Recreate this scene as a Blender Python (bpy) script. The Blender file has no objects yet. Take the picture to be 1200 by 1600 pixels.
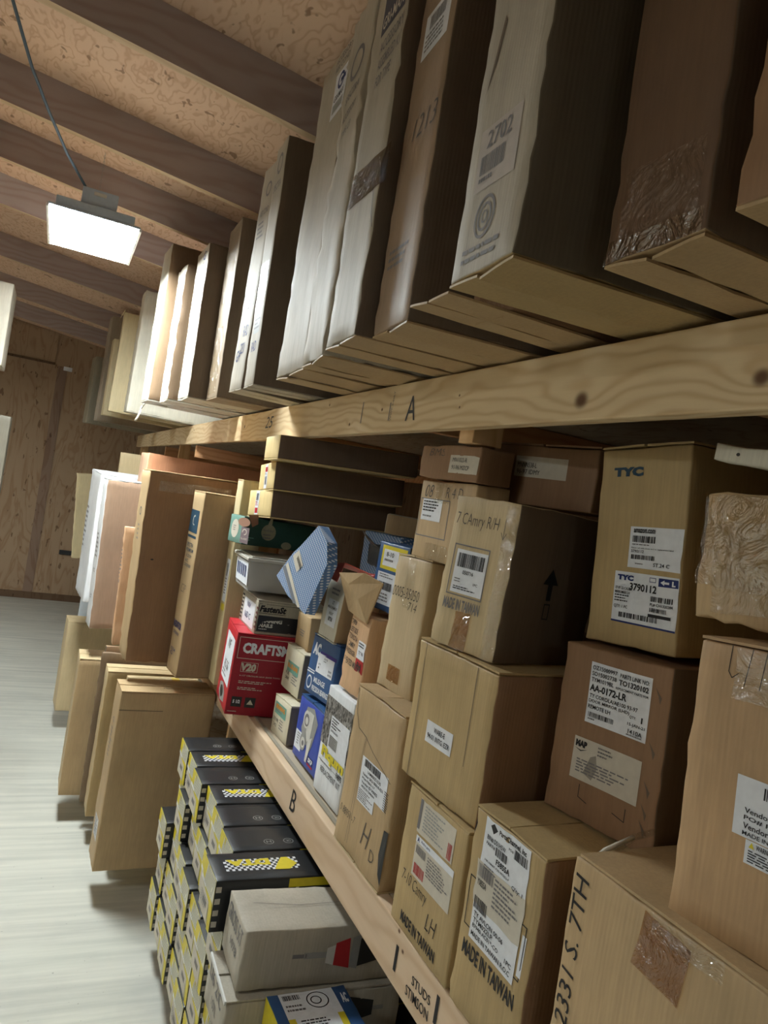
import bpy, bmesh, math, random
from mathutils import Vector, Matrix, noise

# ------------------------------------------------------------ camera, light, exposure
scn = bpy.context.scene
COL = scn.collection
EYE = 2.05                      # height of the phone above the floor; everything is laid out from eye level
cam_d = bpy.data.cameras.new('camera'); cam = bpy.data.objects.new('camera', cam_d); COL.objects.link(cam)
cam_d.sensor_fit = 'VERTICAL'; cam_d.sensor_height = 36.0; cam_d.lens = 1150.0 / 1600.0 * 36.0
cam_d.clip_start = 0.02; cam_d.clip_end = 60
f_ = 1150.0
Yc = Vector((90 - 600, -(705 - 800), -f_)).normalized()
h_ = Vector((1, -.165, 0)).normalized()
Xc = (h_ - Yc * h_.dot(Yc)).normalized()
Zc = Xc.cross(Yc)
cam.matrix_world = Matrix((Xc, Yc, Zc)).to_4x4()
scn.camera = cam
scn.view_settings.view_transform = 'Standard'; scn.view_settings.look = 'None'
scn.view_settings.gamma = 1.0; scn.view_settings.use_curve_mapping = False
scn.view_settings.exposure = 1.52
wd = bpy.data.worlds.new('world'); scn.world = wd; wd.use_nodes = True
wd.node_tree.nodes['Background'].inputs[0].default_value = (.6, .7, 1, 1)
wd.node_tree.nodes['Background'].inputs[1].default_value = 0.02
LAMP_E = 47.0                   # emission of the shop light diffusers
LAMP2_E = 6.0
FILL_E = 15.0                   # added fill lights, out of view to the left
LAMP_C = (.91, 1.0, 1.02)

# ------------------------------------------------------------ small helpers
def lin(c): return tuple(((v / 12.92) if v <= .04045 else ((v + .055) / 1.055) ** 2.4) for v in c)
def rgb(r, g, b): return lin((r / 255., g / 255., b / 255.)) + (1.,)

def tag(o, label=None, cat=None, group=None, kind=None):
    if label: o['label'] = label
    if cat: o['category'] = cat
    if group: o['group'] = group
    if kind: o['kind'] = kind
    return o

def link(name, mesh, parent=None):
    o = bpy.data.objects.new(name, mesh); COL.objects.link(o)
    if parent is not None: o.parent = parent
    return o

def empty(name, loc=(0, 0, 0), rot=(0, 0, 0)):
    o = bpy.data.objects.new(name, None); COL.objects.link(o)
    o.empty_display_size = .05; o.location = loc; o.rotation_euler = rot
    return o

class MB:
    """collects polygons with material slots, builds one mesh"""
    def __init__(s): s.v = []; s.f = []; s.m = []; s.mats = []
    def mi(s, mat):
        if mat not in s.mats: s.mats.append(mat)
        return s.mats.index(mat)
    def add(s, vs, fs, mat):
        b = len(s.v); i = s.mi(mat); s.v += [tuple(q) for q in vs]
        for f in fs: s.f.append(tuple(b + k for k in f)); s.m.append(i)
    def box(s, lo, hi, mat, M=None):
        x0, y0, z0 = lo; x1, y1, z1 = hi
        vs = [Vector(q) for q in ((x0, y0, z0), (x1, y0, z0), (x1, y1, z0), (x0, y1, z0), (x0, y0, z1), (x1, y0, z1), (x1, y1, z1), (x0, y1, z1))]
        if M is not None: vs = [M @ q for q in vs]
        s.add(vs, [(0, 3, 2, 1), (4, 5, 6, 7), (0, 1, 5, 4), (1, 2, 6, 5), (2, 3, 7, 6), (3, 0, 4, 7)], mat)
    def tube(s, pts, r, mat, n=8):
        rings = []
        pts = [Vector(p) for p in pts]
        for i, p in enumerate(pts):
            d = (pts[min(i + 1, len(pts) - 1)] - pts[max(i - 1, 0)]).normalized()
            a = d.orthogonal().normalized(); b = d.cross(a)
            rings.append([p + (a * math.cos(t * 2 * math.pi / n) + b * math.sin(t * 2 * math.pi / n)) * r for t in range(n)])
        vs = [q for R in rings for q in R]; fs = []
        for i in range(len(rings) - 1):
            for t in range(n): fs.append((i * n + t, i * n + (t + 1) % n, (i + 1) * n + (t + 1) % n, (i + 1) * n + t))
        fs.append(tuple(range(n - 1, -1, -1))); fs.append(tuple(range((len(rings) - 1) * n, len(rings) * n)))
        s.add(vs, fs, mat)
    def build(s, name, parent=None, smooth=False, bevel=0):
        me = bpy.data.meshes.new(name); me.from_pydata(s.v, [], s.f)
        for m in s.mats: me.materials.append(m)
        me.polygons.foreach_set('material_index', s.m)
        if smooth: me.polygons.foreach_set('use_smooth', [True] * len(s.f))
        me.update()
        o = link(name, me, parent)
        if bevel:
            md = o.modifiers.new('bevel', 'BEVEL'); md.width = bevel; md.segments = 2; md.limit_method = 'ANGLE'
        return o

# ------------------------------------------------------------ materials
class NT:
    def __init__(s, name):
        s.m = bpy.data.materials.new(name); s.m.use_nodes = True; s.t = s.m.node_tree
        s.b = s.t.nodes['Principled BSDF']; s.out = s.t.nodes['Material Output']
    def n(s, ty, **kw):
        q = s.t.nodes.new(ty)
        for k, v in kw.items():
            if k.startswith('i_'): q.inputs[k[2:].replace('_', ' ')].default_value = v
            else: setattr(q, k, v)
        return q
    def l(s, a, b): s.t.links.new(a, b)
    def math(s, op, a, b=None, c=None):
        q = s.n('ShaderNodeMath', operation=op)
        for i, v in enumerate((a, b, c)):
            if v is None: continue
            if hasattr(v, 'is_linked') or hasattr(v, 'links'): s.l(v, q.inputs[i])
            else: q.inputs[i].default_value = v
        return q.outputs[0]
    def coord(s, scale=(1, 1, 1), rot=(0, 0, 0), loc=(0, 0, 0)):
        tc = s.n('ShaderNodeTexCoord'); mp = s.n('ShaderNodeMapping')
        mp.inputs['Scale'].default_value = scale; mp.inputs['Rotation'].default_value = rot; mp.inputs['Location'].default_value = loc
        s.l(tc.outputs['Object'], mp.inputs[0]); return mp.outputs[0]
    def noise(s, vec, scale, detail=3, rough=.5, dist=0):
        q = s.n('ShaderNodeTexNoise'); q.inputs['Scale'].default_value = scale; q.inputs['Detail'].default_value = detail
        q.inputs['Roughness'].default_value = rough; q.inputs['Distortion'].default_value = dist
        s.l(vec, q.inputs['Vector']); return q.outputs[0]
    def ramp(s, fac, stops):
        q = s.n('ShaderNodeValToRGB'); e = q.color_ramp.elements
        e[0].position, e[0].color = stops[0]; e[1].position, e[1].color = stops[-1]
        for p, c in stops[1:-1]:
            k = e.new(p); k.color = c
        s.l(fac, q.inputs[0]); return q.outputs[0]
    def mix(s, fac, a, b, mode='MIX'):
        q = s.n('ShaderNodeMix', data_type='RGBA', blend_type=mode)
        for i, v in ((0, fac), (6, a), (7, b)):
            if isinstance(v, (int, float, tuple)): q.inputs[i].default_value = v
            else: s.l(v, q.inputs[i])
        return q.outputs[2]
    def bump(s, h, strength=.3, dist=.002):
        q = s.n('ShaderNodeBump'); q.inputs['Strength'].default_value = strength; q.inputs['Distance'].default_value = dist
        s.l(h, q.inputs['Height']); s.l(q.outputs[0], s.b.inputs['Normal'])
    def fin(s, col=None, rough=.7, spec=.3):
        if col is not None:
            if isinstance(col, tuple): s.b.inputs['Base Color'].default_value = col
            else: s.l(col, s.b.inputs['Base Color'])
        if isinstance(rough, (int, float)): s.b.inputs['Roughness'].default_value = rough
        else: s.l(rough, s.b.inputs['Roughness'])
        s.b.inputs['Specular IOR Level'].default_value = spec
        return s.m

_c = {}
def plain(name, c, rough=.6, spec=.3):
    if name in _c: return _c[name]
    q = NT(name); v = q.coord(); n = q.noise(v, 60, 2)
    col = q.mix(n, tuple(x * .88 for x in c[:3]) + (1,), tuple(min(1, x * 1.08) for x in c[:3]) + (1,))
    _c[name] = q.fin(col, rough, spec); return _c[name]

def card(name, c, flute='z', gloss=.55, wear=.5, spec=.35):
    """corrugated board: fibre mottling, faint flute lines, scuffs"""
    if name in _c: return _c[name]
    q = NT(name)
    v = q.coord(); big = q.noise(v, 3.2, 4, .6)
    fib = q.noise(q.coord((140, 140, 9)), 1.0, 2, .6)
    stain = q.noise(q.coord((1, 1, .35)), 7.0, 5, .62, .6)
    c0 = c[:3]
    col = q.mix(q.ramp(big, [(.3, (0, 0, 0, 1)), (.72, (1, 1, 1, 1))]), tuple(x * .84 for x in c0) + (1,), tuple(min(1, x * 1.1) for x in c0) + (1,))
    col = q.mix(q.math('MULTIPLY', q.ramp(fib, [(.35, (1, 1, 1, 1)), (.62, (0, 0, 0, 1))]), .28), col, tuple(x * .66 for x in c0) + (1,))
    col = q.mix(q.math('MULTIPLY', q.ramp(stain, [(.5, (0, 0, 0, 1)), (.72, (1, 1, 1, 1))]), wear * .45), col, tuple(x * .55 for x in c0) + (1,))
    w = q.n('ShaderNodeTexWave', wave_type='BANDS', bands_direction='Y', wave_profile='SIN')
    w.inputs['Scale'].default_value = 38.0; w.inputs['Distortion'].default_value = .8; w.inputs['Detail'].default_value = 1
    w2 = q.n('ShaderNodeTexWave', wave_type='BANDS', bands_direction='X', wave_profile='SIN')
    w2.inputs['Scale'].default_value = 38.0; w2.inputs['Distortion'].default_value = .8
    q.l(q.coord(), w.inputs[0]); q.l(q.coord(), w2.inputs[0])
    hh = q.math('ADD', q.math('MULTIPLY', q.math('ADD', w.outputs[1], w2.outputs[1]), .22), q.math('MULTIPLY', q.noise(q.coord((1, 1, .4)), 28, 4, .6), .8))
    q.bump(hh, .28, .0016)
    r = q.math('MULTIPLY_ADD', stain, .25, gloss - .1)
    _c[name] = q.fin(col, r, spec); return _c[name]

def lumber(name, c, knots=(), axis='Y', freq=95., dark=.7, seed=0., wide=.05):
    """sawn softwood: growth lines flow along the board and around its knots"""
    if name in _c: return _c[name]
    q = NT(name); tc = q.n('ShaderNodeTexCoord'); sp = q.n('ShaderNodeSeparateXYZ'); q.l(tc.outputs['Object'], sp.inputs[0])
    X, Y, Z = sp.outputs
    if axis == 'X': X, Y = Y, X
    if axis == 'Z': Y, Z = Z, Y
    sc = {'Y': (3, .9, 3), 'X': (.9, 3, 3), 'Z': (3, 3, .9)}[axis]
    warp = q.noise(q.coord(sc, loc=(seed, seed * .7, seed * 1.3)), 1.6, 3, .5)
    v = q.math('ADD', q.math('MULTIPLY_ADD', warp, wide * 6, Z), q.math('MULTIPLY', X, .9))
    dk = None
    for (ky, kz, kr) in knots:
        dy = q.math('SUBTRACT', Y, ky); dz = q.math('SUBTRACT', Z, kz)
        e = q.math('ADD', q.math('MULTIPLY', q.math('MULTIPLY', dy, dy), 1 / (kr * 5) ** 2), q.math('MULTIPLY', q.math('MULTIPLY', dz, dz), 1 / (kr * 2.2) ** 2))
        g = q.math('POWER', 2.718, q.math('MULTIPLY', e, -1.0))
        v = q.math('MULTIPLY_ADD', g, kr * 3.2, v)
        e2 = q.math('ADD', q.math('MULTIPLY', q.math('MULTIPLY', dy, dy), 1 / (kr * .95) ** 2), q.math('MULTIPLY', q.math('MULTIPLY', dz, dz), 1 / (kr * .8) ** 2))
        k2 = q.math('POWER', 2.718, q.math('MULTIPLY', q.math('POWER', e2, 2.0), -1.0))
        dk = k2 if dk is None else q.math('MAXIMUM', dk, k2)
    fine = q.noise(q.coord({'Y': (90, 4, 90), 'X': (4, 90, 90), 'Z': (90, 90, 4)}[axis]), 1.0, 3, .6)
    ring = q.math('SINE', q.math('MULTIPLY_ADD', fine, .8, q.math('MULTIPLY', v, freq)))
    ring = q.math('MULTIPLY_ADD', ring, .5, .5); ring = q.math('POWER', ring, 2.0)
    c0 = c[:3]
    col = q.mix(q.math('MULTIPLY', ring, dark), c, (c0[0] * .72, c0[1] * .58, c0[2] * .46, 1))
    col = q.mix(q.math('MULTIPLY', fine, .35), col, tuple(x * .75 for x in c0) + (1,))
    if dk is not None: col = q.mix(dk, col, (c0[0] * .18, c0[1] * .12, c0[2] * .1, 1))
    q.bump(q.math('ADD', fine, ring), .25, .001)
    _c[name] = q.fin(col, .72, .25); return _c[name]

def plywood(name, c, along='X', seed=0, k=1.0):
    if name in _c: return _c[name]
    q = NT(name)
    sc = {'X': (.55, 1.7, 1.7), 'Z': (1.6, 1.6, .35), 'Y': (1.5, .62, 1.5)}[along]
    v = q.coord(sc, loc=(seed, seed, seed))
    w = q.noise(v, 2.2 * k, 3, .55, .25 if along == 'Y' else .8)
    ring = q.math('MULTIPLY_ADD', q.math('SINE', q.math('MULTIPLY', w, 62.)), .5, .5)
    ring = q.math('POWER', ring, 4.0)
    bl = q.noise(q.coord((1, 1, 1)), 5, 5, .6)
    kn = q.noise(q.coord({'X': (4, 9, 9), 'Y': (9, 6, 9), 'Z': (9, 9, 4)}[along]), 1.9, 2, .5, .3)
    c0 = c[:3]
    col = q.mix(q.math('MULTIPLY', ring, .55), c, (c0[0] * .66, c0[1] * .5, c0[2] * .38, 1))
    col = q.mix(q.ramp(kn, [(.665, (0, 0, 0, 1)), (.70, (.8, .8, .8, 1))]), col, (c0[0] * .3, c0[1] * .22, c0[2] * .17, 1))
    col = q.mix(q.math('MULTIPLY', bl, .35), col, tuple(x * .72 for x in c0) + (1,))
    q.bump(ring, .15, .001)
    _c[name] = q.fin(col, .8, .2); return _c[name]

KRAFT = card('card_kraft', rgb(188, 160, 120))
KRAFT2 = card('card_kraft_pale', rgb(200, 178, 138))
OLIVE = card('card_olive', rgb(184, 158, 112))
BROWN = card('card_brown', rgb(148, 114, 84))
REDBR = card('card_redbrown', rgb(160, 136, 112))
GREYC = card('card_grey', rgb(184, 176, 160), wear=.8)
PALE = card('card_pale', rgb(208, 202, 184), wear=.3)
PALE2 = card('card_greywhite', rgb(186, 180, 166), wear=.3)
WHITE = card('card_white', rgb(226, 228, 230), wear=.35)
CREAM = card('card_cream', rgb(210, 192, 150))
SHINE = card('card_worn_shiny', rgb(178, 168, 150), gloss=.6, wear=.9, spec=.35)
SHADE_CREASE = card('card_shade_crease', rgb(112, 96, 80))  # shade on near sides painted in; also draws creases, tears and dents
PAPER = plain('label_paper', rgb(222, 224, 228), .5)
PAPER2 = plain('label_paper_aged', rgb(200, 192, 176), .6)
INK = plain('black_ink', rgb(34, 32, 34), .5)
GINK = plain('grey_ink', rgb(120, 116, 116), .6)
BINK = plain('blue_ink', rgb(34, 48, 104), .5)
TINK = plain('teal_ink', rgb(38, 66, 84), .5)
RINK = plain('red_ink', rgb(178, 44, 48), .5)
PENCIL = plain('pencil_mark', rgb(92, 84, 76), .6)
YEL = plain('yellow_print', rgb(214, 196, 44), .45, .4)
PYEL = plain('pale_yellow_print', rgb(206, 198, 128), .5, .4)
BLK = plain('black_gloss_print', rgb(34, 35, 37), .38, .5)
WHT = plain('white_print', rgb(225, 225, 222), .5)
TGREEN = plain('teal_print', rgb(110, 158, 142), .5)
ORNG = plain('orange_print', rgb(212, 140, 60), .5)
BLUE = plain('blue_print', rgb(46, 84, 132), .42, .5)
SKFB = plain('cobalt_print', rgb(52, 76, 170), .4, .5)
REDB = plain('red_box_print', rgb(186, 34, 46), .42, .5)
SALM = plain('salmon_print', rgb(214, 104, 88), .5)
METG = plain('grey_steel_print', rgb(150, 150, 146), .4)
METL = plain('light_steel_print', rgb(206, 204, 196), .4)
LMETAL = plain('lamp_housing_paint', rgb(176, 190, 206), .45, .5)
CORD = plain('cord_rubber', rgb(74, 90, 104), .6)

def tape_mat(name, tint, amt):
    if name in _c: return _c[name]
    q = NT(name)
    tr = q.n('ShaderNodeBsdfTransparent'); tr.inputs[0].default_value = tint
    gl = q.n('ShaderNodeBsdfGlossy'); gl.inputs['Roughness'].default_value = .07
    mx = q.n('ShaderNodeMixShader'); mx.inputs[0].default_value = amt
    nz = q.noise(q.coord((1, 1, 1)), 17, 4, .6, 1.6)
    bp = q.n('ShaderNodeBump'); bp.inputs['Strength'].default_value = 1.; bp.inputs['Distance'].default_value = .02
    q.l(nz, bp.inputs['Height']); q.l(bp.outputs[0], gl.inputs['Normal'])
    q.l(tr.outputs[0], mx.inputs[1]); q.l(gl.outputs[0], mx.inputs[2]); q.l(mx.outputs[0], q.out.inputs[0])
    _c[name] = q.m; return q.m
CLEAR = tape_mat('clear_packing_tape', (.95, .94, .9, 1), .17)
TAN_TAPE = tape_mat('tan_packing_tape', (.70, .52, .30, 1), .16)

def pattern_mat():
    q = NT('blue_dotted_print')
    tc = q.n('ShaderNodeTexCoord'); sp = q.n('ShaderNodeSeparateXYZ'); q.l(tc.outputs['Object'], sp.inputs[0])
    u = q.math('ADD', sp.outputs[1], q.math('MULTIPLY', sp.outputs[0], .8)); v = sp.outputs[2]
    a = q.math('SINE', q.math('MULTIPLY', u, 330.)); b = q.math('SINE', q.math('ADD', q.math('MULTIPLY', v, 420.), q.math('MULTIPLY', u, 120.)))
    d = q.math('GREATER_THAN', q.math('MULTIPLY', a, b), .42)
    return q.fin(q.mix(d, rgb(92, 124, 166), rgb(210, 214, 220)), .5, .35)
BDOT = pattern_mat()

# ------------------------------------------------------------ text
_txt = {}
def text_geo(s, bold=0.0, shear=0.0):
    k = (s, bold, shear)
    if k in _txt: return _txt[k]
    cu = bpy.data.curves.new('txt', 'FONT'); cu.body = s; cu.size = 1.0; cu.resolution_u = 2; cu.offset = bold; cu.shear = shear
    o = bpy.data.objects.new('txt', cu); COL.objects.link(o)
    dg = bpy.context.evaluated_depsgraph_get(); me = bpy.data.meshes.new_from_object(o.evaluated_get(dg))
    vs = [(v.co.x, v.co.y) for v in me.vertices]; fs = [tuple(p.vertices) for p in me.polygons]
    bpy.data.objects.remove(o); bpy.data.curves.remove(cu); bpy.data.meshes.remove(me)
    if not vs: vs = [(0, 0)]
    x0 = min(v[0] for v in vs); x1 = max(v[0] for v in vs); y0 = min(v[1] for v in vs); y1 = max(v[1] for v in vs)
    vs = [((x - x0) / max(1e-6, x1 - x0), (y - y0) / max(1e-6, y1 - y0)) for x, y in vs]
    _txt[k] = (vs, fs); return _txt[k]

# ------------------------------------------------------------ cartons
class Face:
    """maps (u right, v up) metres on one face of a carton to the carton's own space"""
    def __init__(s, bx, which):
        W, H, D = bx.W, bx.H, bx.D; s.bx = bx
        s.o, s.r, s.u, s.n = {
            'F': (Vector((0, W, 0)), Vector((0, -1, 0)), Vector((0, 0, 1)), Vector((-1, 0, 0))),
            'N': (Vector((0, 0, 0)), Vector((1, 0, 0)), Vector((0, 0, 1)), Vector((0, -1, 0))),
            'T': (Vector((0, 0, H)), Vector((1, 0, 0)), Vector((0, 1, 0)), Vector((0, 0, 1))),
            'TR': (Vector((D, W, H)), Vector((-1, 0, 0)), Vector((0, -1, 0)), Vector((0, 0, 1))),
            'NR': (Vector((D, 0, H)), Vector((-1, 0, 0)), Vector((0, 0, -1)), Vector((0, -1, 0)))}[which]
    def p(s, u, v, off):
        q = s.o + s.r * u + s.u * v
        return q + s.bx.disp(q) + s.n * off

class Carton:
    def __init__(s, name, label, p, mat, cat='carton', group=None, crush=.0016, wob=.0014, seed=None, sides=None, body='carton_body', edge=.004, simple=False, grid=.03):
        s.x, s.y, s.z, s.yaw, s.lean, s.tip, s.W, s.H, s.D = p
        s.crush, s.wob = crush, wob; s.seed = Vector((hash_(name + label), hash_(label), 3.3)) if seed is None else Vector((seed, seed * 1.7, .3))
        s.mat = mat
        M = Matrix.Translation((s.x, s.y, s.z)) @ Matrix.Rotation(s.yaw, 4, 'Z') @ Matrix.Rotation(s.lean, 4, 'X') @ Matrix.Rotation(s.tip, 4, 'Y')
        s.simple = simple
        if simple: s.root = s.make_body(name, None, edge, sides, grid); s.root.matrix_world = M
        else:
            s.root = empty(name); s.root.matrix_world = M
            s.body = s.make_body(body, s.root, edge, sides, grid)
        tag(s.root, label, cat, group)
    def disp(s, p):
        W, H, D = s.W, s.H, s.D
        d = sorted((min(abs(p.x), abs(D - p.x)), min(abs(p.y), abs(W - p.y)), min(abs(p.z), abs(H - p.z))))
        e = math.exp(-d[1] / .012)
        r = noise.noise_vector(p * 5.0 + s.seed) * s.wob
        if s.crush: r = r + noise.noise_vector(p * 34.0 + s.seed) * (s.crush * e)
        return r
    def make_body(s, name, parent, edge, sides, grid):
        def ax(L):
            n = max(2, min(26, int(L / grid))); e = min(edge, L * .2)
            return [0., e] + [e + (L - 2 * e) * i / n for i in range(1, n)] + [L - e, L]
        A = [ax(s.D), ax(s.W), ax(s.H)]; ids = {}; m = MB()
        L = (s.D, s.W, s.H)
        def vid(i, j, k):
            key = (i, j, k)
            if key in ids: return ids[key]
            c = [A[0][i], A[1][j], A[2][k]]; ex = [t for t, (q, n) in enumerate(zip(key, (len(A[0]), len(A[1]), len(A[2])))) if q in (0, n - 1)]
            if len(ex) > 1:
                for t in ex: c[t] += .0014 if key[t] == 0 else -.0014
            q = Vector(c); q = q + s.disp(q); ids[key] = len(m.v); m.v.append(tuple(q)); return ids[key]
        nx, ny, nz = len(A[0]), len(A[1]), len(A[2])
        sides = sides or {}
        def quad(a, mat): m.f.append(a); m.m.append(m.mi(mat))
        for (fx, key) in ((0, 'F'), (nx - 1, 'Bk')):
            mt = sides.get(key, s.mat)
            for j in range(ny - 1):
                for k in range(nz - 1):
                    a = (vid(fx, j, k), vid(fx, j, k + 1), vid(fx, j + 1, k + 1), vid(fx, j + 1, k)); quad(a if fx == 0 else a[::-1], mt)
        for (fy, key) in ((0, 'N'), (ny - 1, 'Fr')):
            mt = sides.get(key, s.mat)
            for i in range(nx - 1):
                for k in range(nz - 1):
                    a = (vid(i, fy, k), vid(i + 1, fy, k), vid(i + 1, fy, k + 1), vid(i, fy, k + 1)); quad(a if fy == 0 else a[::-1], mt)
        for (fz, key) in ((0, 'B'), (nz - 1, 'T')):
            mt = sides.get(key, s.mat)
            for i in range(nx - 1):
                for j in range(ny - 1):
                    a = (vid(i, j, fz), vid(i, j + 1, fz), vid(i + 1, j + 1, fz), vid(i + 1, j, fz)); quad(a if fz == 0 else a[::-1], mt)
        return m.build(name, parent, smooth=True)
    # -- panels added on top of the body
    def sheet(s, m, fc, u0, v0, w, h, mat, off, rot=0., ragged=0., n=None):
        nu = n or max(1, min(10, int(w / .02))); nv = n or max(1, min(14, int(h / .02))); cu, cv = u0 + w / 2, v0 + h / 2; ca, sa = math.cos(rot), math.sin(rot)
        vs = []
        for j in range(nv + 1):
            for i in range(nu + 1):
                du = w * (i / nu - .5); dv = h * (j / nv - .5)
                if ragged and (i in (0, nu) or j in (0, nv)):
                    q = noise.noise_vector(Vector((u0 + du * 60, v0 + dv * 60, 1.))) * ragged; du += q.x; dv += q.y
                vs.append(fc.p(cu + du * ca - dv * sa, cv + du * sa + dv * ca, off))
        m.add(vs, [(j * (nu + 1) + i, j * (nu + 1) + i + 1, (j + 1) * (nu + 1) + i + 1, (j + 1) * (nu + 1) + i) for j in range(nv) for i in range(nu)], mat)
    def printing(s, m, fc, items, u0, v0, w, h, off, rot=0., ink=None, hand=False):
        """items in label fractions, origin top-left: ('t',text,x,y,w,h) ('bar',x,y,w,h) ('r',x,y,w,h,mat) ('ln',x,y,w,h,n) ('p',pts,mat)"""
        ink = ink or INK; cu, cv = u0 + w / 2, v0 + h / 2; ca, sa = math.cos(rot), math.sin(rot)
        def P(x, y, o=off):
            du = (x - .5) * w; dv = (.5 - y) * h
            return fc.p(cu + du * ca - dv * sa, cv + du * sa + dv * ca, o)
        def R(x, y, a, b, mt, o=off): m.add([P(x, y + b, o), P(x + a, y + b, o), P(x + a, y, o), P(x, y, o)], [(0, 1, 2, 3)], mt)
        rnd = random.Random(int(abs(hash_(str(items))) * 1000))
        for it in items:
            k = it[0]
            if k == 't':
                _, tx, x, y, a, b = it[:6]; opt = it[6] if len(it) > 6 else {}
                vs, fs = text_geo(tx, opt.get('bold', .012 if not hand else -.012), opt.get('shear', 0.)); rr = opt.get('rot', 0.)
                mt = opt.get('mat', ink); pts = []
                for (p_, q_) in vs:
                    if opt.get('wave'): q_ += math.sin(p_ * 9) * .07
                    if rr == 90: pts.append(P(x + a * (1 - q_) , y + b * (1 - p_)) if False else P(x + a * q_ * -1 + a, y + b * p_ * -1 + b))
                    else: pts.append(P(x + a * p_, y + b * (1 - q_)))
                pts = [q + fc.n * .0004 for q in pts]; m.add(pts, fs, mt)
            elif k == 'bar':
                _, x, y, a, b = it[:5]; mt = it[5] if len(it) > 5 else ink; t = 0
                nb = max(12, min(34, int(a * w / .0022))); us = a / nb
                while t < nb:
                    wd_ = rnd.choice((.5, .5, .9, 1.3))
                    R(x + t * us, y, us * wd_, b, mt, off + .0003); t += wd_ + rnd.choice((.4, .6, 1.))
            elif k == 'r': R(it[1], it[2], it[3], it[4], it[5], off + (it[6] if len(it) > 6 else 0))
            elif k == 'ln':
                _, x, y, a, b, n = it[:6]; mt = it[6] if len(it) > 6 else GINK
                for i in range(n):
                    yy = y + b * i / n; t = x; end = x + a * rnd.uniform(.55, 1.)
                    while t < end:
                        q_ = min(a * rnd.uniform(.05, .16), end - t); R(t, yy, q_, b / n * .45, mt, off + .0003); t += q_ + a * .025
            elif k == 'fr':
                _, x, y, a, b, th, mt = it; tx = th / w; ty = th / h
                R(x, y, a, ty, mt); R(x, y + b - ty, a, ty, mt); R(x, y, tx, b, mt); R(x + a - tx, y, tx, b, mt)
            elif k == 'p': m.add([P(px, py, off + (it[3] if len(it) > 3 else 0)) for px, py in it[1]], [tuple(range(len(it[1])))], it[2])
            elif k == 'el':
                _, x, y, a, b, mt = it[:6]; o2 = off + (it[6] if len(it) > 6 else 0)
                m.add([P(x + a * math.cos(-t * math.pi / 9), y + b * math.sin(-t * math.pi / 9), o2) for t in range(18)], [tuple(range(18))], mt)
            elif k == 'ring':
                _, x, y, a, b, th, mt = it[:7]; vs = []
                for t in range(24):
                    c_, s_ = math.cos(t * math.pi / 12), math.sin(t * math.pi / 12)
                    vs += [P(x + a * c_, y + b * s_, off + .0002), P(x + a * (1 - th) * c_, y + b * (1 - th) * s_, off + .0002)]
                m.add(vs, [(2 * t, 2 * t + 1, (2 * t + 3) % 48, (2 * t + 2) % 48) for t in range(24)], mt)
            elif k == 'st':      # a pen stroke
                _, pts, th, mt = it; pts = [Vector((a * w, b * h)) for a, b in pts]
                for a, b in zip(pts, pts[1:]):
                    d = (b - a).normalized(); nn = Vector((-d.y, d.x)) * th / 2; a = a - d * th * .3; b = b + d * th * .3
                    m.add([P((q.x) / w, (q.y) / h) for q in (a + nn, b + nn, b - nn, a - nn)], [(0, 1, 2, 3)], mt)
    def label(s, which, u0, v0, w, h, items=(), name='shipping_label', paper=None, rot=0., off=.0009, label=None, ragged=0.):
        fc = Face(s, which); m = MB()
        s.sheet(m, fc, u0, v0, w, h, paper or PAPER, off, rot, ragged)
        s.printing(m, fc, items, u0, v0, w, h, off + .0005, rot)
        o = m.build(name, s.root)
        if label: o['label'] = label
        return o
    def marks(s, which, u0, v0, w, h, items, name='printed_marking', ink=None, rot=0., off=.0008):
        m = MB(); s.printing(m, Face(s, which), items, u0, v0, w, h, off, rot, ink, name == 'handwriting')
        return m.build(name, s.root)
    def tape(s, which, u0, v0, w, h, mat=None, name='packing_tape', off=.0016, rot=0.):
        m = MB(); s.sheet(m, Face(s, which), u0, v0, w, h, mat or CLEAR, off, rot, .002); return m.build(name, s.root, smooth=True)
    def flaps(s, where='bottom', axis='x', mat=None, th=.0042, gap=.004, lift=.0, inset=.002, over=0.0):
        """two closing flaps; axis = direction the slit between them runs"""
        mat = mat or s.mat; rnd = random.Random(int(abs(s.seed.x) * 999))
        for side in (0, 1):
            m = MB(); g = gap * rnd.uniform(.5, 1.6); lf = lift * rnd.uniform(.3, 1.5); ins = inset + rnd.uniform(0, .006)
            L = s.D if axis == 'x' else s.W; Wd = (s.W if axis == 'x' else s.D) / 2 - g
            nl, nw = max(3, int(L / .05)), 4; grid = []
            for k in range(nl + 1):
                for j in range(nw + 1):
                    a = -over + ins * 0 + (L + over - ins) * k / nl; b = Wd * j / nw
                    if side: b = (s.W if axis == 'x' else s.D) - b
                    x, y = (a, b) if axis == 'x' else (b, a)
                    dz = lf * (j / nw) ** 1.5 * (.6 + .5 * noise.noise(Vector((k * .9, side * 5., s.seed.x)))) + .0008 + abs(noise.noise(Vector((k * .7, j * .8, side + s.seed.x)))) * .0014
                    sgn = -1 if where == 'bottom' else 1; z0 = 0 if where == 'bottom' else s.H
                    grid.append((Vector((x, y, z0 + sgn * dz)), Vector((x, y, z0 + sgn * (dz + th)))))
            n = len(grid); vs = [q[0] for q in grid] + [q[1] for q in grid]; fs = []
            W1 = nw + 1
            for k in range(nl):
                for j in range(nw):
                    a, b, c, d = k * W1 + j, k * W1 + j + 1, (k + 1) * W1 + j + 1, (k + 1) * W1 + j
                    fs += [(a, b, c, d), (n + d, n + c, n + b, n + a)]
            for k in range(nl):
                for j in (0, nw): a, b = k * W1 + j, (k + 1) * W1 + j; fs.append((a, b, n + b, n + a))
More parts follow.
